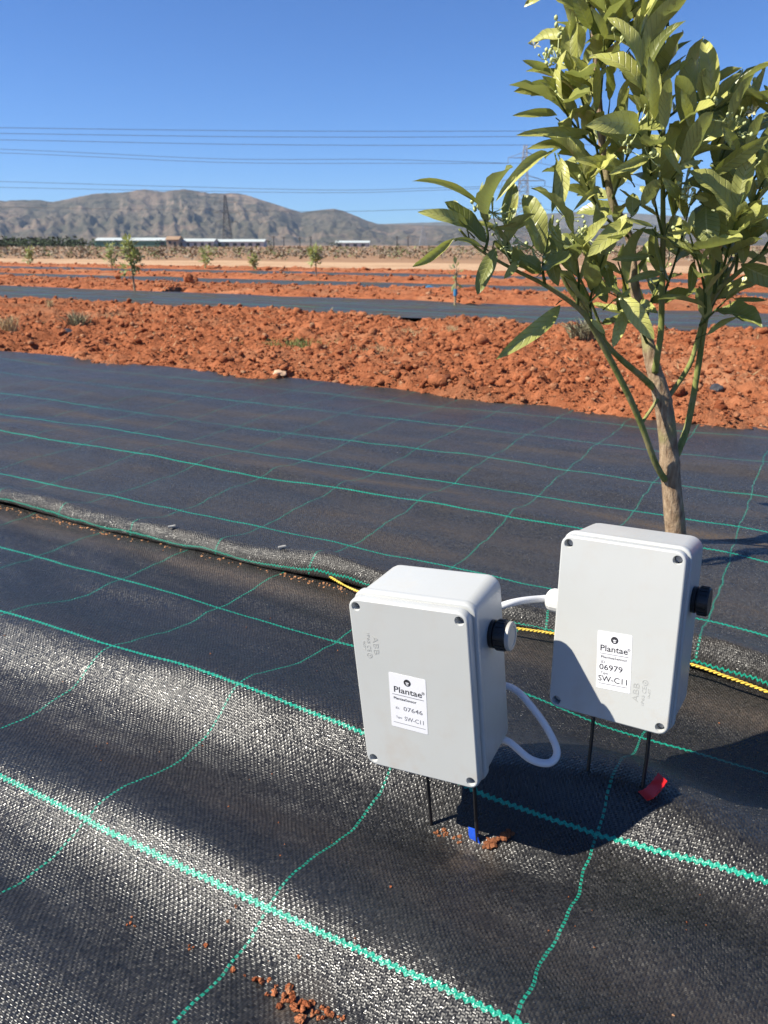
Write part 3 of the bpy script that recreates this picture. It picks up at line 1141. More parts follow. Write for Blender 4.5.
rock('stone', 716, 393, .026, MAT['stone_dark'], 'dark grey stone on red soil to the right of the tree trunk', 'stone', .8, sd=4)
rock('stone', 279, 375, .030, MAT['stone_pale'], 'flat pale stone on red soil near the far mat edge', 'stone', .45, sd=9)
rock('stone', 347, 368, .045, MAT['stone_dark'], 'dark upright lump casting shadow in the soil left of the tree', 'stone', .9, sd=12) if False else None
rock('stone', 66, 335, .04, MAT['stone_dark'], 'dark lump in the red soil at far left, behind the mat edge', 'stone', .6, sd=15)
rock('dirt_clod', 191, 283, .10, MAT['clod'], 'big red clod on the soil ridge beyond the nearest mat strip', 'clod', .8, sd=21)

# ------------------------------------------------------------------ citrus tree
def leaf_mat(name, c_a, c_b, under, trans=.26):
    t = NT(name)
    uvn = t.n('ShaderNodeUVMap', uv_map='leaf')
    sp_ = t.n('ShaderNodeSeparateXYZ')
    t.put(sp_.inputs[0], uvn.outputs[0])
    along, across = sp_.outputs[0], sp_.outputs[1]
    geo = t.n('ShaderNodeNewGeometry')
    att = t.n('ShaderNodeAttribute', attribute_name='tone')
    tone = att.outputs['Fac']
    ac = t.math('ABSOLUTE', across)
    mid = t.math('LESS_THAN', ac, .05)
    side = t.math('PINGPONG', t.math('SUBTRACT', t.math('MULTIPLY', along, 1.0), t.math('MULTIPLY', ac, .16)), .055)
    vein = t.maprange(side, .0, .012, 1., 0.)
    nz = t.noise(t.obj(), 45, 4, .6)
    nz2 = t.noise(t.obj(), 14, 3)
    c = t.mix(tone, c_a, c_b)
    c = t.mix(t.math('MULTIPLY', t.maprange(nz, .45, .72), .35), c, (.34, .33, .11))
    c = t.mix(t.math('MULTIPLY', t.maprange(nz2, .5, .7), .3), c, (.055, .085, .018))
    c = t.mix(t.math('MULTIPLY', vein, .22), c, (.36, .37, .15))
    c = t.mix(t.math('MULTIPLY', mid, .6), c, (.44, .44, .19))
    uc = t.mix(t.math('MULTIPLY', mid, .5), under, (.34, .36, .16))
    c = t.mix(geo.outputs['Backfacing'], c, uc)
    h = t.math('ADD', t.math('MULTIPLY', vein, -.5), nz)
    nrm = t.bump(h, .0011)
    b = t.bsdf(c, t.maprange(nz2, .3, .7, .28, .46), .5, nrm)
    tr = t.n('ShaderNodeBsdfTranslucent')
    t.put(tr.inputs[0], t.mix(.5, c, (.22, .30, .03)))
    mx = t.n('ShaderNodeMixShader')
    mx.inputs[0].default_value = trans
    t.put(mx.inputs[1], b); t.put(mx.inputs[2], tr.outputs[0])
    return t.done(mx.outputs[0])


MAT['leaf'] = leaf_mat('citrus_leaf', (.15, .175, .030), (.54, .53, .150), (.40, .41, .15))
MAT['leaf_far'] = leaf_mat('sapling_leaf', (.15, .20, .04), (.38, .40, .11), (.28, .31, .12))
MAT['bud'] = simple('flower_bud', (.42, .46, .20), .5, .4, 0, .2, 300)
MAT['petal'] = simple('pale_petal', (.40, .38, .22), .5, .4, 0, .1, 200)


def bark_mat(name, c1, c2, c3, bump=.002, sc_=(1, 1, .25)):
    t = NT(name)
    mp = t.n('ShaderNodeMapping')
    mp.inputs['Scale'].default_value = sc_
    t.put(mp.inputs[0], t.obj())
    a, b = t.noise(mp.outputs[0], 160, 5, .65), t.noise(t.obj(), 22, 4)
    c = t.mix(t.maprange(a, .35, .65), c1, c2)
    c = t.mix(t.maprange(b, .5, .68), c, c3)
    return t.done(t.bsdf(c, .75, .3, t.bump(t.math('ADD', a, b), bump)))


MAT['bark'] = bark_mat('grey_brown_bark', (.17, .105, .06), (.42, .31, .20), (.26, .23, .10), .0035)
MAT['green_bark'] = bark_mat('green_bark', (.15, .175, .04), (.26, .27, .085), (.30, .25, .12), .0010)
MAT['green_twig'] = bark_mat('green_twig', (.055, .085, .018), (.10, .13, .03), (.08, .10, .03), .0008)

TY = 1.242


def tp(px, py, dy=0.0):
    return at_y(px, py, TY + dy)


tree = empty('citrus_tree', tp(677, 552), 'young citrus tree with olive green leaves and buds behind the rear grey box', 'tree')
TINV = Matrix.Translation(tree.location).inverted()


def tree_part(name, bm, mat, smooth=True):
    o = mesh_obj(name, bm, mat, tree, smooth, 0)
    o.matrix_parent_inverse = TINV
    return o


PXM = 1.0 / F


def stem(name, pts, rpx, mat, n=10):
    """pts: (px, py, dy); rpx: radii in metres"""
    P_ = catmull([tp(*p) for p in pts], 6)
    bm = bmesh.new()
    rr = np.interp(np.linspace(0, 1, len(P_)), np.linspace(0, 1, len(rpx)), rpx)
    rr = [r * .86 * (1 + .07 * noise.noise((i * .8, len(pts), r * 300))) for i, r in enumerate(rr)]
    tube(bm, P_, rr, n)
    return tree_part(name, bm, mat)


P0 = at_z(677, 556, -.05)
bm = bmesh.new()
tp_pts = catmull([tp(681, 585, 0), tp(677, 545, 0), tp(671, 480, 0), tp(667, 430, 0), tp(662, 398, 0), tp(653, 366, .005), tp(645, 330, .02), tp(634, 285, .03), tp(630, 240, .04), tp(612, 200, .03), tp(603, 150, .03), tp(598, 90, .03), tp(593, 20, .02), tp(588, -50, .01)], 7)
trr = np.interp(np.linspace(0, 1, len(tp_pts)), [0, .08, .2, .33, .40, .45, .6, .8, 1], [.0190, .0172, .0150, .0136, .0110, .0090, .0066, .0050, .0034])
trr = [r * (1 + .06 * noise.noise((i * .45, 2.2, 0)) + (.10 if i % 11 == 5 else 0)) for i, r in enumerate(trr)]
tube(bm, tp_pts, trr, 14)
tree_part('trunk', bm, MAT['bark'])

stem('branch', [(665, 480, -.01), (655, 462, -.022), (641, 424, -.035), (624, 386, -.05), (592, 326, -.07), (577, 307, -.08), (545, 285, -.10), (515, 270, -.12), (480, 250, -.14), (459, 229, -.15)], [.0062, .0060, .0056, .0048, .0036, .0024, .0016], MAT['green_bark'])
stem('branch', [(654, 388, 0), (640, 375, -.02), (622, 360, -.035), (604, 341, -.045), (582, 306, -.055), (566, 284, -.06), (552, 246, -.07), (553, 215, -.08)], [.0065, .0055, .0048, .0042, .0030, .0018], MAT['green_bark'])
stem('branch', [(641, 424, -.035), (652, 408, -.02), (660, 396, -.004)], [.0032, .0030, .0032], MAT['green_bark'], 8)
stem('branch', [(674, 460, .002), (680, 447, .015), (688, 424, .03), (697, 375, .03), (705, 322, .005), (713, 295, -.04), (733, 277, -.06), (760, 256, -.07), (790, 235, -.07)], [.0072, .0068, .0060, .0054, .0048, .0036, .0022], MAT['green_bark'])
stem('branch', [(664, 402, 0), (672, 392, .01), (690, 364, .01), (699, 334, .01), (706, 312, .0), (722, 285, .0), (738, 250, .02), (745, 190, .03)], [.0050, .0046, .0040, .0034, .0020], MAT['green_bark'])
stem('branch', [(655, 372, -.005), (658, 352, -.018), (661, 330, -.02), (662, 290, -.02), (663, 238, -.01), (663, 180, -.01), (664, 110, -.01), (668, 40, 0)], [.0062, .0056, .0052, .0046, .0036, .0020], MAT['green_bark'])
stem('branch', [(605, 341, -.045), (598, 320, -.04), (590, 300, -.05), (576, 270, -.07)], [.0030, .0026, .0020], MAT['green_bark'], 8)

TW = [  # twigs: (px, py, dy) start, end, leaves
    ((604, 187, .03), (572, 70, -.05), 8), ((602, 150, .03), (556, 96, -.08), 7), ((600, 100, .03), (606, 5, -.02), 9), ((597, 60, .03), (640, -25, -.02), 9),
    ((592, 20, .02), (566, -50, 0), 7), ((590, -10, .02), (618, -80, .02), 8), ((630, 238, .04), (582, 172, -.10), 8), ((612, 200, .03), (640, 112, -.10), 8),
    ((663, 238, -.01), (648, 112, -.12), 8), ((663, 200, -.01), (702, 112, -.08), 8), ((664, 140, -.01), (660, 70, -.02), 8), ((662, 300, -.02), (690, 205, .02), 6),
    ((714, 293, -.05), (718, 185, -.02), 8), ((720, 285, -.05), (744, 195, -.14), 8), ((735, 276, -.06), (768, 170, -.10), 8), ((760, 256, -.07), (800, 170, -.06), 8),
    ((766, 250, -.07), (826, 245, -.12), 7), ((699, 334, .01), (735, 245, .06), 6), ((705, 322, -.045), (690, 235, -.13), 7), ((648, 345, .01), (618, 262, -.08), 6),
    ((577, 307, -.08), (572, 232, -.11), 6), ((592, 326, -.07), (604, 255, -.12), 6), ((545, 285, -.10), (549, 232, -.12), 3), ((515, 270, -.12), (512, 215, -.14), 3),
    ((484, 252, -.14), (480, 205, -.15), 2), ((690, 205, .02), (738, 110, -.02), 8), ((702, 112, -.08), (748, 92, -.05), 5), ((640, 112, -.10), (636, 30, -.06), 8),
    ((664, 120, 0), (706, 88, .04), 7), ((663, 238, 0), (694, 135, .12), 8), ((630, 238, .04), (596, 125, .13), 8), ((714, 293, -.05), (744, 150, .14), 8), ((648, 335, .02), (584, 235, .12), 6),
    ((645, 330, .02), (668, 262, .10), 6), ((745, 190, .03), (790, 110, .0), 8), ((745, 190, .03), (752, 100, .08), 7), ((600, 100, .03), (570, 20, .06), 7), ((668, 60, 0), (650, 5, .05), 8),
    ((700, 325, -.04), (726, 300, -.07), 2), ((668, 40, 0), (662, -60, .02), 7), ((790, 235, -.07), (840, 180, 0), 7),
]
LEAVES = []   # (base, tip, width vector, fold, droop, tone, wave)


def add_leaf(b, t, wv, fold=.25, droop=.1, tone=.5, wave=.05, curl=0.0):
    LEAVES.append((b, t, wv, fold, droop, tone, wave, curl))


twb = bmesh.new()
buds = []
upref = Vector((-.25, -.25, .95))
for (a, b, nl) in TW:
    A, B_ = tp(*a), tp(*b)
    mid = A.lerp(B_, .5) + Vector((rnd.uniform(-.01, .01), rnd.uniform(-.01, .01), -.008))
    P_ = catmull([A, mid, B_], 6)
    tube(twb, P_, [.0024, .0019, .0011], 6)
    ax = (B_ - A).normalized()
    for k in range(nl):
        t = .32 + .68 * (k + rnd.uniform(-.2, .3)) / nl
        t = min(max(t, .1), 1)
        p = A.lerp(B_, t) if t > 1 else P_[min(len(P_) - 1, int(t * (len(P_) - 1)))]
        ang = k * 2.4 + rnd.uniform(-.5, .5)
        e1 = ax.cross(Vector((0, 1, .1))).normalized(); e2 = ax.cross(e1)
        out = (e1 * math.cos(ang) + e2 * math.sin(ang))
        d = (ax * rnd.uniform(.35, .95) + out * rnd.uniform(.55, 1.0) + Vector((-.05, -.08, .05))).normalized()
        L = rnd.uniform(.062, .100) * (.8 if t > .92 else 1)
        wd = d.cross(upref)
        if wd.length < .2: wd = d.cross(Vector((1, 0, 0)))
        wd = (wd.normalized() + d.cross(wd).normalized() * rnd.uniform(-.7, .7)).normalized()
        add_leaf(p, p + d * L, wd * L * rnd.uniform(.19, .28), rnd.uniform(.12, .5), rnd.uniform(-.05, .22), rnd.uniform(.05, 1.05), rnd.uniform(.03, .14), max(0, rnd.uniform(-.25, .6)))
    for k in range(rnd.randint(1, 3)):      # small bright new leaves at the tip
        d = (ax + Vector((rnd.uniform(-.7, .7), rnd.uniform(-.7, .7), rnd.uniform(-.1, .6)))).normalized()
        L = rnd.uniform(.018, .034)
        wd = d.cross(Vector((rnd.uniform(-1, 1), rnd.uniform(-1, 1), 1))).normalized()
        add_leaf(B_, B_ + d * L, wd * L * .17, .4, .05, rnd.uniform(.85, 1.3), .03)
    buds += [B_ + Vector((rnd.gauss(0, .008), rnd.gauss(0, .008), rnd.gauss(0, .008))) for _ in range(rnd.randint(1, 4))]

# leaves one can follow one by one in the photograph: base px, tip px, depth, visible half width in px, fold, droop, tone, tip depth change, curl
HERO = [
    (468, 231, 419, 207, -.155, 9, .25, .16, .55, -.02, 0), (482, 203, 411, 182, -.14, 8, .7, .12, .75, -.02, .6), (467, 228, 454, 199, -.15, 6, .4, .1, .15, .02, 0),
    (482, 246, 452, 240, -.15, 3.5, .5, .1, .5, -.02, .3), (456, 240, 411, 267, -.16, 10, .5, -.15, .6, -.03, .5), (493, 247, 480, 295, -.14, 10.5, .2, .05, .15, -.02, 0), (520, 263, 503, 277, -.13, 5, .2, .1, .6, -.02, 0),
    (548, 152, 497, 198, -.06, 8, .5, .22, .75, -.05, .2), (491, 229, 530, 210, -.14, 7, .6, .2, .65, .01, .6), (558, 303, 498, 358, -.10, 10, .35, .14, .6, -.06, 0), (541, 272, 519, 256, -.13, 8, .3, .1, .15, 0, 0),
    (546, 237, 561, 284, -.11, 10, .3, .1, .02, -.02, 0), (556, 158, 552, 213, -.08, 7, .2, 0, .2, -.02, .3), (560, 158, 561, 209, -.08, 10, .25, .05, .7, -.02, .2), (559, 224, 558, 258, -.10, 6.5, .2, .05, .7, -.02, 0),
    (588, 129, 516, 135, -.03, 7.5, .35, .14, .7, -.05, 0), (572, 152, 527, 147, -.03, 6, .3, .12, .5, -.04, 0), (632, 181, 573, 159, -.06, 10, .3, .10, .75, -.06, 0), (600, 196, 574, 209, -.06, 6, .5, .35, .75, -.03, .5),
    (639, 133, 586, 120, -.11, 17, .18, .16, 1.0, -.05, 0), (653, 121, 651, 56, -.13, 10, .2, .05, .75, -.03, 0), (661, 133, 672, 76, -.14, 9.5, .25, .12, .45, -.03, 0), (557, 118, 513, 111, -.02, 6, .4, .1, .55, -.04, 0),
    (562, 96, 514, 88, -.02, 10, .25, .12, .55, -.05, 0), (572, 100, 544, 73, -.03, 9, .2, .1, .2, -.03, 0), (549, 70, 523, 58, -.02, 5.5, .3, .12, .6, -.03, 0), (583, 15, 556, -3, 0, 10, .3, .15, .35, -.03, 0), (573, 55, 572, 10, -.03, 6, .3, .05, .6, -.02, 0),
    (640, 62, 692, -6, -.09, 14, .3, .18, .35, -.03, 0), (632, 45, 668, 2, -.06, 11, .3, .1, .15, -.03, 0), (651, 86, 681, 59, -.06, 6, .3, .1, .45, 0, 0), (703, 106, 707, 67, -.07, 8, .25, .05, .10, -.02, 0), (710, 104, 741, 72, -.07, 7, .3, .12, .55, -.02, 0),
    (726, 130, 757, 73, -.08, 8.5, .3, .1, .45, -.03, 0), (680, 167, 715, 112, -.13, 13, .2, .08, .15, -.04, 0), (711, 176, 770, 134, -.10, 11, .3, .1, .4, -.04, 0), (690, 131, 683, 88, -.10, 8, .3, .05, .5, -.02, 0), (736, 152, 724, 126, -.09, 11, .2, .05, .25, -.02, 0),
    (595, 113, 599, 60, -.06, 6, .3, .05, .6, -.02, 0), (611, 76, 619, 44, -.07, 7.5, .3, .05, .5, -.02, 0), (610, 100, 606, 64, -.07, 7.5, .25, .05, .25, -.02, 0), (616, 108, 633, 77, -.08, 5, .3, .1, .55, -.02, 0), (592, 93, 562, 71, -.05, 8, .3, .1, .35, -.03, 0),
    (594, 76, 571, 54, -.05, 5.5, .4, .1, .75, -.02, 0), (661, 147, 686, 172, -.14, 6.5, .5, .35, .55, -.03, .4), (650, 158, 608, 172, -.12, 7.5, .4, .1, .7, -.03, .2), (631, 217, 589, 256, -.10, 11, .25, .12, .5, -.05, 0), (650, 255, 611, 258, -.10, 5, .4, .12, .4, -.03, 0),
    (661, 271, 627, 284, -.09, 6, .4, .12, .35, -.03, 0), (617, 296, 656, 337, -.10, 11.5, .18, .10, .8, -.04, 0), (629, 310, 611, 346, -.09, 7.5, .3, .1, .9, -.02, .2), (705, 206, 713, 246, -.11, 15, .15, .06, .02, -.03, 0), (742, 262, 792, 284, -.10, 13, .2, .12, .02, -.03, 0),
    (706, 334, 737, 320, -.05, 5, .4, -.2, .5, 0, .2), (733, 297, 766, 301, -.05, 3, .4, .1, .05, 0, 0), (668, 238, 702, 255, -.10, 5.5, .3, .15, .1, -.02, 0), (634, 193, 633, 216, -.10, 9, .2, .05, .25, -.01, 0), (607, 261, 613, 290, -.06, 7, .2, .05, .05, -.02, 0),
    (588, 270, 606, 303, -.06, 9, .2, .05, .08, -.02, 0), (746, 220, 741, 264, -.09, 8, .2, .05, .15, -.02, 0), (695, 262, 688, 292, -.07, 6, .2, .05, .12, -.02, 0), (668, 232, 689, 228, -.13, 3, .4, .1, 1.3, -.01, 0), (694, 197, 709, 199, -.12, 3.5, .3, .1, 1.4, -.01, 0),
    (653, 229, 626, 216, -.12, 3, .4, .1, 1.3, -.01, 0), (700, 160, 676, 172, -.12, 5, .3, .1, .9, -.02, 0), (612, 302, 630, 286, -.09, 4, .3, .1, 1.2, 0, 0), (590, 320, 606, 333, -.08, 4.5, .3, .1, 1.1, -.01, 0), (640, 186, 652, 196, -.11, 4, .3, .1, 1.0, -.01, 0),
    (560, 238, 548, 222, -.10, 4, .3, .1, .9, -.01, 0), (746, 150, 764, 112, -.09, 8, .3, .1, .6, -.02, 0), (752, 118, 748, 80, -.05, 5, .3, .1, 1.0, -.02, 0), (620, 20, 606, -20, -.04, 10, .3, .1, .3, -.02, 0), (640, 30, 652, -15, -.05, 10, .3, .1, .4, -.02, 0),
    (590, 30, 574, -10, -.03, 10, .3, .1, .3, -.02, 0), (604, 40, 592, 6, -.06, 8, .3, .1, .7, -.02, 0), (585, 176, 600, 160, -.10, 6, .3, .1, .5, -.02, 0), (640, 205, 662, 180, -.12, 10, .2, .1, .15, -.02, 0), (676, 200, 664, 176, -.12, 9, .2, .1, .2, -.02, 0),
]
DEPTH = Vector((0, 1, 0))
for (bx, by, tx, ty, dy, hw, fold, droop, tone, dt, curl) in HERO:
    b, t = tp(bx, by, dy), tp(tx, ty, dy + dt)
    ln = math.hypot(tx - bx, ty - by)
    nx, ny = -(ty - by) / ln, (tx - bx) / ln
    mx, my = (bx + tx) / 2, (by + ty) / 2
    wv = tp(mx + nx * hw, my + ny * hw, dy) - tp(mx, my, dy)
    wv = wv + Vector((0, wv.length * rnd.uniform(.1, .6), wv.length * rnd.uniform(-.15, .15)))
    add_leaf(b, t, wv, fold, droop, min(tone * 1.0 + .15, 1.4), .07, curl + max(0, rnd.uniform(-.2, .2)))
    if ln > 24:
        q = b + (b - t).normalized() * .012 + Vector((0, .012, -.004))
        tube(twb, [q, b.lerp(q, .4), b + (t - b) * .03], [.0011, .0009, .0008], 5)

V_, F_, UVL, TONE = [], [], [], []
NL = 11
for (b, t, wv, fold, droop, tone, wave, curl) in LEAVES:
    ax = t - b
    L = ax.length
    nrm = ax.cross(wv).normalized()
    if nrm.dot(Vector((-.3, -.45, .85))) < 0:
        wv = -wv; nrm = -nrm
    W = wv.length
    wd = wv.normalized()
    base = len(V_)
    sd = rnd.random() * 50
    for i in range(NL + 1):
        s = i / NL
        prof = (max(0, s - .04) ** .62) * ((1 - s) ** .72) * 1.95 if s > .04 else .02
        prof = min(prof, 1.0) + .012
        c = b + ax * s + nrm * (droop * L * (1 - (2 * s - 1) ** 2) * .9) + Vector((0, 0, -droop * L * .25 * s * s)) + wd * (.05 * L * math.sin(s * 3 + sd))
        for q in (-1, -.55, 0, .55, 1):
            x = q * prof * W
            th = curl * 1.4 * abs(q)
            up = abs(q) * prof * W * fold + wave * W * math.sin(s * 17 + sd + q * 1.5) * abs(q) + curl * W * abs(q) * prof * .8
            p = c + wd * x * math.cos(th) + nrm * up
            V_.append(tuple(p)); UVL.append((s, q)); TONE.append(tone)
    for i in range(NL):
        for k in range(4):
            a = base + i * 5 + k
            F_.append((a, a + 1, a + 6, a + 5))
# keep the winding so that face normals follow nrm (upper side of the leaf)
me = bpy.data.meshes.new('crown')
me.from_pydata(V_, [], F_)
uvl = me.uv_layers.new(name='leaf')
li = np.empty(len(me.loops), dtype=np.int32)
me.loops.foreach_get('vertex_index', li)
uvl.data.foreach_set('uv', np.array(UVL, dtype=np.float32)[li].reshape(-1))
at_ = me.attributes.new('tone', 'FLOAT', 'POINT')
at_.data.foreach_set('value', np.array(TONE, dtype=np.float32))
me.polygons.foreach_set('use_smooth', [True] * len(me.polygons))
f0 = me.polygons[2]
me.flip_normals()
me.materials.append(MAT['leaf'])
crown = link(bpy.data.objects.new('crown', me), tree)
crown.matrix_parent_inverse = TINV
tree_part('twigs', twb, MAT['green_twig'])

# flower buds and a few open blossoms
for (cx, cy, n, sp_, dy) in ((481, 206, 10, 7, -.145), (500, 222, 14, 12, -.14), (514, 246, 16, 10, -.14), (545, 232, 10, 7, -.11), (492, 186, 4, 3, -.145), (540, 262, 8, 8, -.12), (556, 205, 3, 6, -.09), (585, 225, 10, 6, -.11), (552, 60, 14, 9, -.04),
                             (548, 50, 8, 6, -.04), (556, 80, 8, 6, -.04), (562, 28, 6, 6, -.03), (628, 145, 8, 8, -.13), (650, 155, 8, 8, -.14), (685, 190, 12, 10, -.13), (735, 115, 10, 10, -.09), (745, 130, 8, 8, -.09), (752, 160, 8, 8, -.1), (712, 100, 6, 6, -.08), (620, 40, 8, 10, -.08), (575, 250, 6, 8, -.1)):
    for _ in range(n):
        buds.append(tp(cx + rnd.gauss(0, sp_ * .6), cy + rnd.gauss(0, sp_ * .6), dy + rnd.gauss(0, .008)))
clusters = {}
for p in buds:
    clusters.setdefault((round(p.x / .05), round(p.z / .05)), []).append(p)
for key in sorted(clusters):
    bb = bmesh.new()
    cen = sum(clusters[key], Vector()) / len(clusters[key]) - Vector((0, 0, .006))
    for i, p in enumerate(clusters[key]):
        tube(bb, [cen, cen.lerp(p, .5) + Vector((0, 0, -.002)), p], [.0008, .0006, .0006], 4)
        s = rnd.uniform(.0013, .0030)
        bmesh.ops.create_icosphere(bb, subdivisions=1, radius=1, matrix=Matrix.Translation(p) @ Matrix.Rotation(rnd.random() * 3, 4, 'X') @ Matrix.Diagonal((s, s, s * 1.5, 1)))
    tree_part('bud_cluster', bb, MAT['bud'])
for (cx, cy, dy) in ((534, 46, -.03), (753, 112, -.09)):
    pb = bmesh.new()
    c = tp(cx, cy, dy)
    n0 = Vector((rnd.uniform(-1, .4), rnd.uniform(-1, 0), rnd.uniform(-.2, 1))).normalized()
    e1 = n0.cross(Vector((0, 0, 1))).normalized(); e2 = n0.cross(e1)
    for k in range(5):
        a = k * 1.2566
        r = e1 * math.cos(a) + e2 * math.sin(a); tt = n0.cross(r)
        vs = [pb.verts.new(c + q) for q in (Vector((0, 0, 0)), r * .005 + tt * .0024 + n0 * .003, r * .010 + n0 * .0025, r * .005 - tt * .0024 + n0 * .003)]
        pb.faces.new(vs)
    tree_part('blossom', pb, MAT['petal'], False)

# ------------------------------------------------------------------ young trees on the rows behind
MAT['grass_green'] = simple('weed_green', (.16, .20, .06), .6, .2, 0, .25, 30)
MAT['grass_dry'] = simple('dry_straw', (.46, .36, .20), .8, .1, 0, .25, 30)
MAT['weed_grey'] = simple('grey_green_weed', (.22, .21, .13), .7, .1, 0, .3, 30)


def leaf_cards(bm, c, r, n, s, squash=1.0, up=.3):
    for _ in range(n):
        while True:
            q = Vector((rnd.uniform(-1, 1), rnd.uniform(-1, 1), rnd.uniform(-1, 1)))
            if q.length < 1: break
        p = c + Vector((q.x * r, q.y * r, q.z * r * squash))
        d = (q + Vector((rnd.uniform(-.6, .6), rnd.uniform(-.6, .6), rnd.uniform(-.3, .7)))).normalized()
        w_ = d.cross(Vector((rnd.uniform(-.5, .5), rnd.uniform(-.5, .5), 1))).normalized()
        L = s * rnd.uniform(.7, 1.3)
        nn = d.cross(w_)
        a = bm.verts.new(p); b = bm.verts.new(p + d * L * .5 + w_ * L * .22 + nn * L * .06)
        e = bm.verts.new(p + d * L); f = bm.verts.new(p + d * L * .5 - w_ * L * .22 + nn * L * .06); m = bm.verts.new(p + d * L * .52)
        bm.faces.new((a, m, b)); bm.faces.new((b, m, e)); bm.faces.new((a, f, m)); bm.faces.new((f, e, m))


def sapling(px, py, top, wpx, label, n=150, blue=False, trunk_frac=.35, bare=False):
    b = at_z(px, py, .0)
    u, v = uv_of(b)
    b = at_z(px, py, .02)
    dist = b.y
    hgt = (at_y(px, top, b.y) - b).z
    r = wpx * .5 / F * (dist * CP + .4 * SP)
    root = empty('young_tree', b, label, 'young tree', 'young trees on the far mat strips')
    inv = Matrix.Translation(b).inverted()
    bm = bmesh.new()
    lean = Vector((rnd.uniform(-.1, .1) * r, 0, 0))
    tube(bm, catmull([b + Vector((0, 0, -.08)), b + Vector((lean.x, 0, hgt * .4)), b + Vector((lean.x * 2, 0, hgt * .92))], 4), [.012, .010, .005], 7)
    for k in range(4):
        a = rnd.random() * 6.28
        p0 = b + Vector((lean.x, 0, hgt * (trunk_frac + .1 * k)))
        tube(bm, [p0, p0 + Vector((math.cos(a) * r * .7, math.sin(a) * r * .7, hgt * .25))], [.006, .003], 5)
    o = mesh_obj('trunk', bm, MAT['bark'], root); o.matrix_parent_inverse = inv
    bm = bmesh.new()
    c0, c1 = hgt * trunk_frac, hgt
    nb = 5 if not bare else 2
    for k in range(nb):
        t = (k + .5) / nb
        cc = b + Vector((lean.x + rnd.uniform(-.4, .4) * r, rnd.uniform(-.3, .3) * r, c0 + (c1 - c0) * t))
        rr = r * (.85 - .35 * abs(t - .4)) * rnd.uniform(.75, 1.1)
        leaf_cards(bm, cc, rr, int(n * 1.05) // nb, .068 if dist < 12 else .10, (c1 - c0) / nb / max(rr, .01) * .8)
    uvl = bm.loops.layers.uv.new('leaf')
    tl = bm.verts.layers.float.new('tone')
    for vtx in bm.verts: vtx[tl] = rnd.uniform(.2, 1)
    o = mesh_obj('crown', bm, MAT['leaf_far'], root, False); o.matrix_parent_inverse = inv
    if blue:
        bm = bmesh.new()
        tube(bm, [b + Vector((0, 0, hgt * .22)), b + Vector((0, 0, hgt * .40))], .017, 8)
        o = mesh_obj('tree_tie', bm, MAT['tie_blue'], root); o.matrix_parent_inverse = inv


sapling(135, 291, 240, 17, 'leafy young tree on the nearest mat strip, largest of those behind at left', 260, trunk_frac=.38)
sapling(112, 269, 245, 11, 'slim young tree just left of the largest one at left', 130, trunk_frac=.2)
sapling(30, 265, 249, 11, 'small young tree farthest left, near the pale earth track', 120, trunk_frac=.3)
sapling(206, 269, 249, 11, 'slim young tree in front of the white sheds', 110, trunk_frac=.3)
sapling(253, 270, 257, 8, 'short young tree between the white sheds and the tall lone one', 80, trunk_frac=.4)
sapling(316, 277, 248, 11, 'young tree with bare stem standing alone, right of centre in the far rows', 120, trunk_frac=.45)
sapling(455, 304, 266, 7, 'thin leafless looking young tree with a blue tie under the citrus branches', 16, True, .5, True)
sapling(737, 268, 246, 11, 'young tree seen beyond the right side of the citrus tree', 110, trunk_frac=.3)

o = at_z(430, 292, .0)
bm = bmesh.new()
tube(bm, catmull([Vector((-.06, 0, .02)), Vector((-.01, .01, .045)), Vector((.05, -.01, .02))], 4), [.012, .018, .010], 8)
t_ = mesh_obj('plastic_scrap', bm, MAT['tie_blue'])
t_.location = at_z(430, 291, .01)
tag(t_, 'scrap of blue plastic on the far mat strip left of the blue tie', 'plastic scrap')


# weeds in the first soil band
def tuft(px, py, wpx, hpx, n, mat, label, name='weed', wide=1.0):
    n = int(n * 3)
    wide *= .26
    b = at_z(px, py, .02)
    u, v = uv_of(b)
    b = at_z(px, py, soil_h(u, v))
    m = (b.y * CP + .4 * SP) / F
    W, Ht = wpx * m, hpx * m
    bm = bmesh.new()
    for _ in range(n):
        p = Vector((rnd.gauss(0, W * (.28 if wpx >= 38 else .13)), rnd.gauss(0, W * (.35 if wpx >= 38 else .13)), 0))
        up = Vector((rnd.uniform(-.7, .7), rnd.uniform(-.7, .7), 1)).normalized()
        L = Ht * rnd.uniform(.5, 1.15)
        s = up.cross(Vector((rnd.uniform(-1, 1), rnd.uniform(-1, 1), .1))).normalized() * L * .05 * wide
        bend = Vector((rnd.uniform(-.3, .3), rnd.uniform(-.3, .3), -.12)) * L
        v0, v1 = bm.verts.new(p - s + Vector((0, 0, -.01))), bm.verts.new(p + s + Vector((0, 0, -.01)))
        q = p + up * L * .55
        v2, v3 = bm.verts.new(q + s * .9), bm.verts.new(q - s * .9)
        v4 = bm.verts.new(p + up * L + bend)
        bm.faces.new((v0, v1, v2, v3)); bm.faces.new((v3, v2, v4))
    o = mesh_obj(name, bm, mat, None, False)
    o.location = b
    if wpx >= 38: tag(o, label, 'weed', kind='stuff')
    else: tag(o, label, 'weed', 'weeds in the red soil')


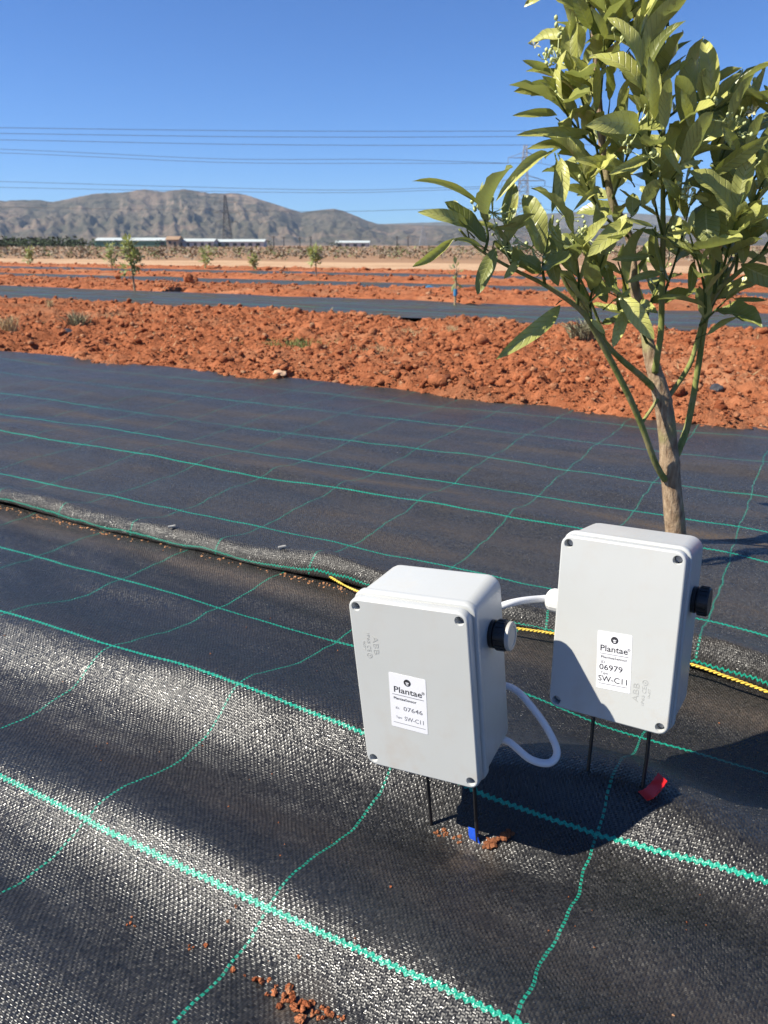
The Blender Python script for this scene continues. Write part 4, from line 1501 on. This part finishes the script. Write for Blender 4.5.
tuft(79, 328, 26, 20, 90, MAT['weed_grey'], 'grey green weed standing in the red soil at left', wide=1.3)
tuft(8, 330, 34, 18, 70, MAT['grass_dry'], 'dry straw coloured weed at the left end of the red soil')
tuft(293, 347, 58, 10, 170, MAT['grass_green'], 'low spreading green weed patch in the middle of the red soil', wide=1.6)
tuft(372, 352, 40, 9, 90, MAT['grass_dry'], 'flat dry weed patch right of the green weed patch')
tuft(408, 334, 40, 8, 90, MAT['grass_dry'], 'pale dead weed heap near the strip edge left of the citrus leaves', wide=2)
tuft(582, 343, 34, 28, 150, MAT['weed_grey'], 'bushy grey weed directly behind the citrus tree stems', wide=1.8)
tuft(50, 306, 12, 9, 26, MAT['grass_dry'], 'small pale seed head weed at the near strip edge at far left', wide=2)
tuft(452, 332, 24, 9, 50, MAT['grass_dry'], 'small dry weed below the thin young tree with the blue tie')
tuft(110, 318, 40, 8, 60, MAT['grass_dry'], 'sparse dry weeds right of the grey green weed')

V_, F_ = [], []
for _ in range(420):
    u, v = rnd.triangular(-7, 1.2, -1.5), rnd.uniform(2.5, 5.0)
    if noise.noise((u * 1.1, v * 1.6, 9)) < .05: continue
    x, y = xy(u, v)
    z = soil_h(u, v) + .006
    for k in range(3):
        a = rnd.random() * 6.28
        L = rnd.uniform(.02, .07)
        b0 = len(V_)
        dx, dy = math.cos(a), math.sin(a)
        h1 = rnd.uniform(.004, .03)
        V_ += [(x - dy * .0015, y + dx * .0015, z), (x + dy * .0015, y - dx * .0015, z), (x + dx * L, y + dy * L, z + h1)]
        F_.append((b0, b0 + 1, b0 + 2))
tag(from_lists('straw', V_, F_, MAT['grass_dry']), 'bits of dry straw lying over the red soil', 'straw', kind='stuff')

# ------------------------------------------------------------------ scrub, hedge and plain beyond the track
def scrub(name, n, pos, size, mat, label, hfac=1.0, quads=12):
    V_, F_, = [], []
    for _ in range(n):
        x, y, k = pos()
        r = size * k * rnd.uniform(.6, 1.4)
        for _q in range(quads):
            cx, cy, cz = x + rnd.gauss(0, r * .5), y + rnd.gauss(0, r * .5), -.15 + r * hfac * rnd.uniform(.05, 1.6)
            s = r * rnd.uniform(.12, .30)
            a, b = rnd.random() * 6.28, rnd.uniform(-1, 1)
            dx, dy, dz = math.cos(a) * s, math.sin(a) * s, s * .8
            b0 = len(V_)
            V_ += [(cx - dx, cy - dy, cz - dz * b), (cx + dy * .6, cy - dx * .6, cz - dz * .6), (cx + dx, cy + dy, cz + dz * b), (cx - dy * .6, cy + dx * .6, cz + dz * .7)]
            F_.append((b0, b0 + 1, b0 + 2, b0 + 3))
    return tag(from_lists(name, V_, F_, mat), label, 'scrub', kind='stuff')


def field_pos(r0, r1, az0=-50, az1=42):
    def f():
        r = r0 * (r1 / r0) ** rnd.random()
        a = rad(rnd.uniform(az0, az1))
        return r * math.sin(a), r * math.cos(a), 1
    return f


def row_field():
    while True:
        x, y, k = field_pos(38, 330)()
        u, v = uv_of(Vector((x, y, 0)))
        if v > 23: return x, y, k


MAT['scrub_brown'] = simple('grey_brown_twigs', (.225, .18, .135), .9, .1, 0, .35, .4)
MAT['scrub_olive'] = simple('olive_bush', (.14, .15, .07), .8, .1, 0, .35, .3)
MAT['scrub_dark'] = simple('dark_hedge', (.035, .05, .022), .8, .1, 0, .4, .1)
scrub('bare_vines', 3000, row_field, .27, MAT['scrub_brown'], 'grey brown bare bushes across the field beyond the pale track', 1.0, 18)
scrub('bushes', 900, row_field, .28, MAT['scrub_olive'], 'olive green bushes dotted over the field beyond the pale track', 1.0, 18)


def hedge_pos():
    while True:
        a = rad(rnd.triangular(-48, 20, -32))
        r = rnd.uniform(300, 380)
        if rnd.random() < 0.04 + .96 * ss(-19, -21.5, math.degrees(a)): return r * math.sin(a), r * math.cos(a), 1 if a < rad(-18) else .75


scrub('tree_line', 420, hedge_pos, 1.9, MAT['scrub_dark'], 'dark far off tree line below the mountain', .85, 26)

# ------------------------------------------------------------------ far buildings
MAT['wall_white'] = simple('whitewashed_wall', (.50, .49, .47), .8, .2, 0, .1, .3)
MAT['wall_tan'] = simple('tan_render', (.36, .28, .20), .85, .2, 0, .1, .3)
MAT['roof_tan'] = simple('tan_roof', (.30, .20, .13), .85, .2, 0, .15, .3)
MAT['sheet_green'] = simple('green_netting', (.10, .21, .155), .7, .2, 0, .15, .15)
MAT['sheet_pale'] = simple('pale_roof_sheet', (.44, .48, .46), .5, .3, 0, .1, .2)
MAT['dark_glass'] = simple('dark_window', (.03, .035, .04), .2, .5, 0, .1, 1)
MAT['steel_grey'] = simple('galvanised_steel', (.22, .23, .25), .6, .4, .2, .1, .3)
MAT['steel_dark'] = simple('dark_steel', (.05, .05, .055), .6, .4, .2, .1, .3)
MAT['wire'] = simple('aluminium_wire', (.10, .105, .12), .6, .4, .1, .1, .3)
GZ0 = -.16


def shed(px0, px1, top, dist, label, cat, wall, roof, depth=12, ridge=.25, gaps=None, name='shed'):
    a, b = at_y(px0, 250, dist), at_y(px1, 250, dist)
    hh = at_y((px0 + px1) / 2, top, dist).z - GZ0
    x0, x1 = a.x, b.x
    root = empty(name, ((x0 + x1) / 2, dist, GZ0), label, cat, 'low buildings under the mountain')
    inv = Matrix.Translation(root.location).inverted()
    we = hh * (1 - ridge)
    bm = bmesh.new()
    pr = [(dist, GZ0 - .5), (dist, GZ0 + we), (dist + depth / 2, GZ0 + hh), (dist + depth, GZ0 + we), (dist + depth, GZ0 - .5)]
    A = [bm.verts.new((x0, y, z - .02)) for y, z in pr]; B = [bm.verts.new((x1, y, z - .02)) for y, z in pr]
    for i in range(5): bm.faces.new((A[i], A[(i + 1) % 5], B[(i + 1) % 5], B[i]))
    bm.faces.new(list(reversed(A))); bm.faces.new(B)
    o = mesh_obj('wall', bm, wall, root, False); o.matrix_parent_inverse = inv
    bm = bmesh.new()
    e = .4
    for (y0, z0, y1, z1) in ((dist - e, we - e * .3, dist + depth / 2, hh), (dist + depth / 2, hh, dist + depth + e, we - e * .3)):
        for q in ((0,),):
            vs = [(x0 - e, y0, GZ0 + z0), (x1 + e, y0, GZ0 + z0), (x1 + e, y1, GZ0 + z1), (x0 - e, y1, GZ0 + z1)]
            lo_ = [bm.verts.new(p) for p in vs]; hi = [bm.verts.new((p[0], p[1], p[2] + .18)) for p in vs]
            bm.faces.new(hi); bm.faces.new(list(reversed(lo_)))
            for i in range(4): bm.faces.new((lo_[i], lo_[(i + 1) % 4], hi[(i + 1) % 4], hi[i]))
    o = mesh_obj('roof', bm, roof, root, False); o.matrix_parent_inverse = inv
    for (g0, g1, z0, z1, nm, mt) in gaps or []:
        bm = bmesh.new()
        xa, xb = x0 + (x1 - x0) * g0, x0 + (x1 - x0) * g1
        box(bm, ((xa + xb) / 2, dist - .04, GZ0 + we * (z0 + z1) / 2), (xb - xa, .12, we * (z1 - z0)))
        o = mesh_obj(nm, bm, mt, root, False); o.matrix_parent_inverse = inv


shed(95, 166, 238, 360, 'long green netted greenhouse with pale roof under the mountain', 'greenhouse', MAT['sheet_green'], MAT['sheet_pale'], 14, .28, [(.93, .99, 0, .8, 'door', MAT['dark_glass'])], 'greenhouse')
shed(167, 179, 236.5, 350, 'small tan house beside the green greenhouse', 'house', MAT['wall_tan'], MAT['roof_tan'], 8, .3, [(.2, .4, .4, .8, 'window', MAT['dark_glass']), (.6, .8, 0, .7, 'door', MAT['dark_glass'])], 'house')
shed(178, 214, 239, 355, 'white low shed just right of the tan house', 'shed', MAT['wall_white'], MAT['sheet_pale'], 10, .3, [(.05 + .2 * k, .13 + .2 * k, .15, .75, 'window', MAT['dark_glass']) for k in range(5)])
shed(216, 264, 239.5, 365, 'white low shed behind the dark lattice tower', 'shed', MAT['wall_white'], MAT['sheet_pale'], 10, .3, [(.04 + .16 * k, .12 + .16 * k, .15, .75, 'window', MAT['dark_glass']) for k in range(6)])
shed(336, 369, 241, 380, 'white low shed standing alone right of the pole pairs', 'shed', MAT['wall_white'], MAT['sheet_pale'], 10, .3, [(.05 + .24 * k, .16 + .24 * k, .1, .7, 'window', MAT['dark_glass']) for k in range(4)])


# ------------------------------------------------------------------ lattice towers, poles, wires
def bar(bm, a, b, r):
    tube(bm, [a, b], r, 4, True)


def pylon(px, top, dist, wbase, arms, label, mat, r=.13):
    base = at_y(px, 246, dist)
    base.z = GZ0
    Ht = at_y(px, top, dist).z - GZ0
    root = empty('pylon', base, label, 'pylon', 'lattice power towers')
    inv = Matrix.Translation(base).inverted()

    def hw(t):
        return wbase * (1 - t) ** 1.15 * .5 + .55
    bm = bmesh.new()
    nlev = 13
    lv = [1 - (1 - k / nlev) ** 1.05 for k in range(nlev + 1)]
    cs = ((-1, -1), (1, -1), (1, 1), (-1, 1))
    pt = lambda t, c: base + Vector((c[0] * hw(t), c[1] * hw(t), Ht * t))
    for c in cs:
        for a, b in zip(lv, lv[1:]): bar(bm, pt(a, c), pt(b, c), r)
    o = mesh_obj('leg_frame', bm, mat, root, False); o.matrix_parent_inverse = inv
    bm = bmesh.new()
    for a, b in zip(lv, lv[1:]):
        for i in range(4):
            c, d = cs[i], cs[(i + 1) % 4]
            bar(bm, pt(a, c), pt(b, d), r * .6); bar(bm, pt(a, d), pt(b, c), r * .6); bar(bm, pt(b, c), pt(b, d), r * .6)
    o = mesh_obj('bracing', bm, mat, root, False); o.matrix_parent_inverse = inv
    tips = []
    for (zf_, half) in arms:
        z = Ht * zf_
        bm = bmesh.new()
        w_ = hw(zf_)
        bar(bm, base + Vector((-w_, 0, z)), base + Vector((w_, 0, z)), r * .7)
        for c in (-1, 1): bar(bm, base + Vector((-w_, c * w_, z)), base + Vector((w_, c * w_, z)), r * .7)
        for s in (-1, 1):
            tip = base + Vector((s * half, 0, z))
            for c in (-1, 1):
                bar(bm, base + Vector((s * w_, c * w_, z)), tip, r * .7)
                bar(bm, base + Vector((s * w_ * .9, c * w_ * .9, z + Ht * .05)), tip, r * .6)
            tube(bm, [tip, tip + Vector((0, 0, -2.0))], .11, 5)
            tips.append(tip + Vector((0, 0, -2.0)))
        o = mesh_obj('crossarm', bm, mat, root, False); o.matrix_parent_inverse = inv
    return tips


T1 = pylon(520, 145, 330, 7.0, [(.88, 6.5), (.66, 8.5), (.44, 7.5)], 'grey lattice power tower behind the citrus leaves', MAT['steel_grey'])
T2 = pylon(228, 195, 520, 5.2, [(.86, 7), (.66, 8.5), (.48, 7)], 'dark lattice power tower against the mountain at left', MAT['steel_dark'], .13)
T3 = pylon(423, 226, 900, 8.0, [(.86, 7), (.62, 7)], 'distant faint lattice tower beside the curled citrus leaf', MAT['steel_grey'], .2)

k = 0
for (px, top, dist, lab) in ((274, 236, 300, 'dark pole, leftmost of the four in front of the field'), (284, 236.5, 300, 'dark pole, second from left of the four in front of the field'),
                             (300, 237, 310, 'dark pole, third from left of the four in front of the field'), (311, 236.5, 310, 'dark pole, rightmost of the four in front of the field'),
                             (397, 236, 300, 'dark pole left of the pair near the citrus branch tip'), (408, 236, 300, 'dark pole right of the pair near the citrus branch tip')):
    b = at_y(px, 248, dist); b.z = GZ0
    r_ = empty('utility_pole', b, lab, 'pole', 'dark poles in the far field')
    h_ = at_y(px, top, dist).z - GZ0
    bm = bmesh.new(); tube(bm, [(0, 0, -.5), (0, 0, h_)], [.22, .16], 8); mesh_obj('post', bm, MAT['steel_dark'], r_)
    bm = bmesh.new(); box(bm, (0, 0, h_ - .35), (1.7, .16, .16)); mesh_obj('crossarm', bm, MAT['steel_dark'], r_, False)
    bm = bmesh.new()
    for s in (-.7, 0, .7): tube(bm, [(s, 0, h_ - .28), (s, 0, h_ + .05)], .07, 6)
    mesh_obj('insulator', bm, MAT['steel_grey'], r_)


def wire(pxys, ys, r, label):
    P_ = [at_y(px, py, y) for (px, py), y in zip(pxys, ys)]
    bm = bmesh.new()
    tube(bm, catmull(P_, 10), r, 5)
    tag(mesh_obj('power_line', bm, MAT['wire']), label, 'power line', 'power lines across the sky')


far_y = [330, 330, 330, 330]
wire([(-260, 124.5), (0, 127.7), (260, 130.8), (520, 131), (1000, 128)], [300, 305, 310, 315, 320], .085, 'topmost power line across the sky')
wire([(-260, 130), (0, 133.4), (260, 136.8), (520, 136.5), (1000, 132)], [300, 305, 310, 315, 320], .085, 'second power line from the top of the sky')
wire([(-260, 136), (0, 139.8), (260, 144.6), (520, 145), (1000, 141)], [300, 305, 310, 315, 320], .085, 'third power line from the top, just above the tower tip')
tl = lambda i: (T1[i])


def wire_to(p_end, pxys, y, r, label):
    P_ = [at_y(px, py, y) for px, py in pxys] + [p_end]
    bm = bmesh.new()
    tube(bm, catmull(P_, 10), r, 5)
    tag(mesh_obj('power_line', bm, MAT['wire']), label, 'power line', 'power lines across the sky')


wire_to(T1[0], [(-260, 143), (0, 149.2), (220, 158.8), (380, 159.5)], 322, .08, 'power line sagging to the top left arm of the grey tower')
wire_to(T1[1], [(-260, 146), (0, 152.8), (220, 162.3), (400, 163.3)], 334, .08, 'power line sagging to the top right arm of the grey tower')
wire_to(T1[2], [(-260, 174), (0, 181.5), (310, 189.8), (430, 188)], 322, .08, 'power line running just over the mountain crest to the middle left arm')
wire_to(T1[3], [(-260, 180), (0, 187.3), (310, 192.6), (440, 190)], 336, .08, 'power line running along the mountain crest to the middle right arm')
wire_to(T1[4], [(-260, 202), (0, 207), (300, 211.5), (420, 209.5)], 322, .08, 'lowest power line, passing in front of the mountain')
for i, (q, lab) in enumerate((((T1[1]), 'power line leaving the grey tower to the right, highest one'), ((T1[3]), 'power line leaving the grey tower to the right, middle one'), ((T1[5]), 'power line leaving the grey tower to the right, lowest one'))):
    a = q
    e = at_y(900, 205 + 12 * i, 300)
    m_ = a.lerp(e, .5) + Vector((0, 0, -5))
    bm = bmesh.new(); tube(bm, catmull([a, m_, e], 10), .08, 5)
    tag(mesh_obj('power_line', bm, MAT['wire']), lab, 'power line', 'power lines across the sky')


# ------------------------------------------------------------------ mountains
def mountain_mat(name, veg, veg2, rock_, pale, amt):
    t = NT(name)
    g_ = t.n('ShaderNodeNewGeometry')
    p = g_.outputs['Position']
    mp = t.n('ShaderNodeMapping'); mp.inputs['Scale'].default_value = (.35, .35, 3.2)
    t.put(mp.inputs[0], p)
    strata = t.noise(mp.outputs[0], .010, 5, .6)
    patch = t.noise(p, .006, 5, .65)
    fine = t.noise(p, .03, 4, .7)
    sz = t.n('ShaderNodeSeparateXYZ'); t.put(sz.inputs[0], p)
    c = t.mix(t.maprange(fine, .35, .65), veg, veg2)
    c = t.mix(t.math('MULTIPLY', t.maprange(patch, .5, .62), .6), c, rock_)
    hi = t.maprange(sz.outputs[2], 70, 200)
    nz_ = t.n('ShaderNodeSeparateXYZ'); t.put(nz_.inputs[0], g_.outputs['True Normal'])
    steep = t.maprange(nz_.outputs[2], .86, .66)
    m = t.math('MULTIPLY', t.math('MULTIPLY', t.math('MAXIMUM', t.math('MULTIPLY', t.maprange(strata, .52, .58), .7), t.math('MULTIPLY', steep, t.maprange(fine, .3, .5))), hi), amt)
    c = t.mix(m, c, pale)
    return t.done(t.bsdf(c, .95, .1, t.bump(t.math('ADD', fine, patch), 14, .9)))


MAT['mountain'] = mountain_mat('scrubby_limestone', (.040, .041, .026), (.105, .086, .060), (.19, .135, .095), (.34, .24, .175), .9)
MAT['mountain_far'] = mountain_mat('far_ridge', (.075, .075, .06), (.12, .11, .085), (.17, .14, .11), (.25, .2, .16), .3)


def ridge(name, crest, R, depth, mat, az_step=.12, rows=46, gully=1.0, foot=.55):
    pts = []
    for px, py in crest:
        d = ray(px, py)
        hd = math.hypot(d.x, d.y)
        pts.append((math.degrees(math.atan2(d.x, d.y)), d.z / hd))
    azs = np.arange(pts[0][0], pts[-1][0], az_step)
    el = np.interp(azs, [p[0] for p in pts], [p[1] for p in pts])
    def pos(a, s):
        e = float(np.interp(a, azs, el))
        hz = (R * e + H) - GZ0
        # s 0 foot .. 1 crest .. 1.6 behind
        r = R - depth * (1 - s) if s <= 1 else R + depth * (s - 1)
        if s <= 1:
            prof = s ** 1.55 * (1 - .25 * math.sin(math.pi * s)) + .12 * math.sin(math.pi * s)
        else:
            prof = 1 - (s - 1) * 1.4
        x, y = r * math.sin(rad(a)), r * math.cos(rad(a))
        wa = a + .8 * noise.noise((a * .5, s * 2.2, 6.1)) + .25 * noise.noise((a * 2, s * 5, 2.1))
        g1 = .62 * (1 - 2 * abs(noise.noise((wa * .42, s * .5, 3.3)))) + .38 * (1 - 2 * abs(noise.noise((wa * 1.1, s * .9, 8.3)))) + .22 * (1 - 2 * abs(noise.noise((wa * 2.6, s * 1.8, 5.3))))
        g2 = fbm(a * 1.3, s * 7, 1.0, 4)
        env = math.sin(math.pi * min(1, s)) if s < 1 else 0
        z = hz * prof + gully * env * hz * (.17 * g1 + .12 * g2 - .07) + (hz * .012 * fbm(a * 3, s * 3, 7, 3) if s > .8 else 0)
        lay = (prof * 7 + .5 * noise.noise((a * .25, 1, 1))) % 1.0
        cr = (ss(.5, .85, lay) - lay) * .075 * hz * env * ss(.35, .6, prof)
        return (x, y, GZ0 - 3 + 3 * min(1, s * 6) + max(0, z + cr) * (1 if s > 0 else 0))
    ss_ = [k / 90 for k in range(91)] + [1.1, 1.25, 1.45, 1.7]
    o = grid(name, list(azs), ss_, None, mat, posf=pos)
    tag(o, kind='structure')


CREST = [(-420, 243), (-300, 226), (-160, 213), (-60, 205), (0, 201), (22, 200), (40, 200), (52, 202), (66, 199.5), (80, 196.5), (96, 193.5), (112, 193), (128, 192), (138, 190.2), (145, 189.2), (152, 190.5), (163, 192), (172, 190.5), (184, 189.2), (196, 191), (208, 193), (222, 193.5), (236, 193),
         (248, 195.5), (262, 200), (276, 204.5), (290, 209), (302, 212.5), (312, 211), (324, 209.5), (335, 208.8), (344, 211), (356, 216), (368, 221), (378, 224), (392, 224.6), (420, 225), (470, 226), (540, 228), (640, 231), (800, 238), (900, 244)]
ridge('mountain', CREST, 2900, 900, MAT['mountain'])
CREST2 = [(300, 244), (380, 224), (440, 222), (480, 219.5), (520, 216), (555, 213), (590, 211), (630, 213), (690, 217), (760, 219), (840, 224), (960, 232), (1150, 244)]
ridge('distant_ridge', CREST2, 4300, 800, MAT['mountain_far'], .2)

# ------------------------------------------------------------------ air
bm = bmesh.new()
box(bm, (0, 0, 160 - .6), (10400, 10400, 323.2))
hz = bpy.data.materials.new('air_haze')
hz.use_nodes = True
ht = hz.node_tree
ht.nodes.clear()
ho = ht.nodes.new('ShaderNodeOutputMaterial')
pv = ht.nodes.new('ShaderNodeVolumePrincipled')
pv.inputs['Color'].default_value = (.55, .74, 1.0, 1)
pv.inputs['Density'].default_value = .000075
pv.inputs['Anisotropy'].default_value = .1
ht.links.new(pv.outputs[0], ho.inputs['Volume'])
hb = mesh_obj('haze', bm, hz, None, False)
tag(hb, kind='stuff')
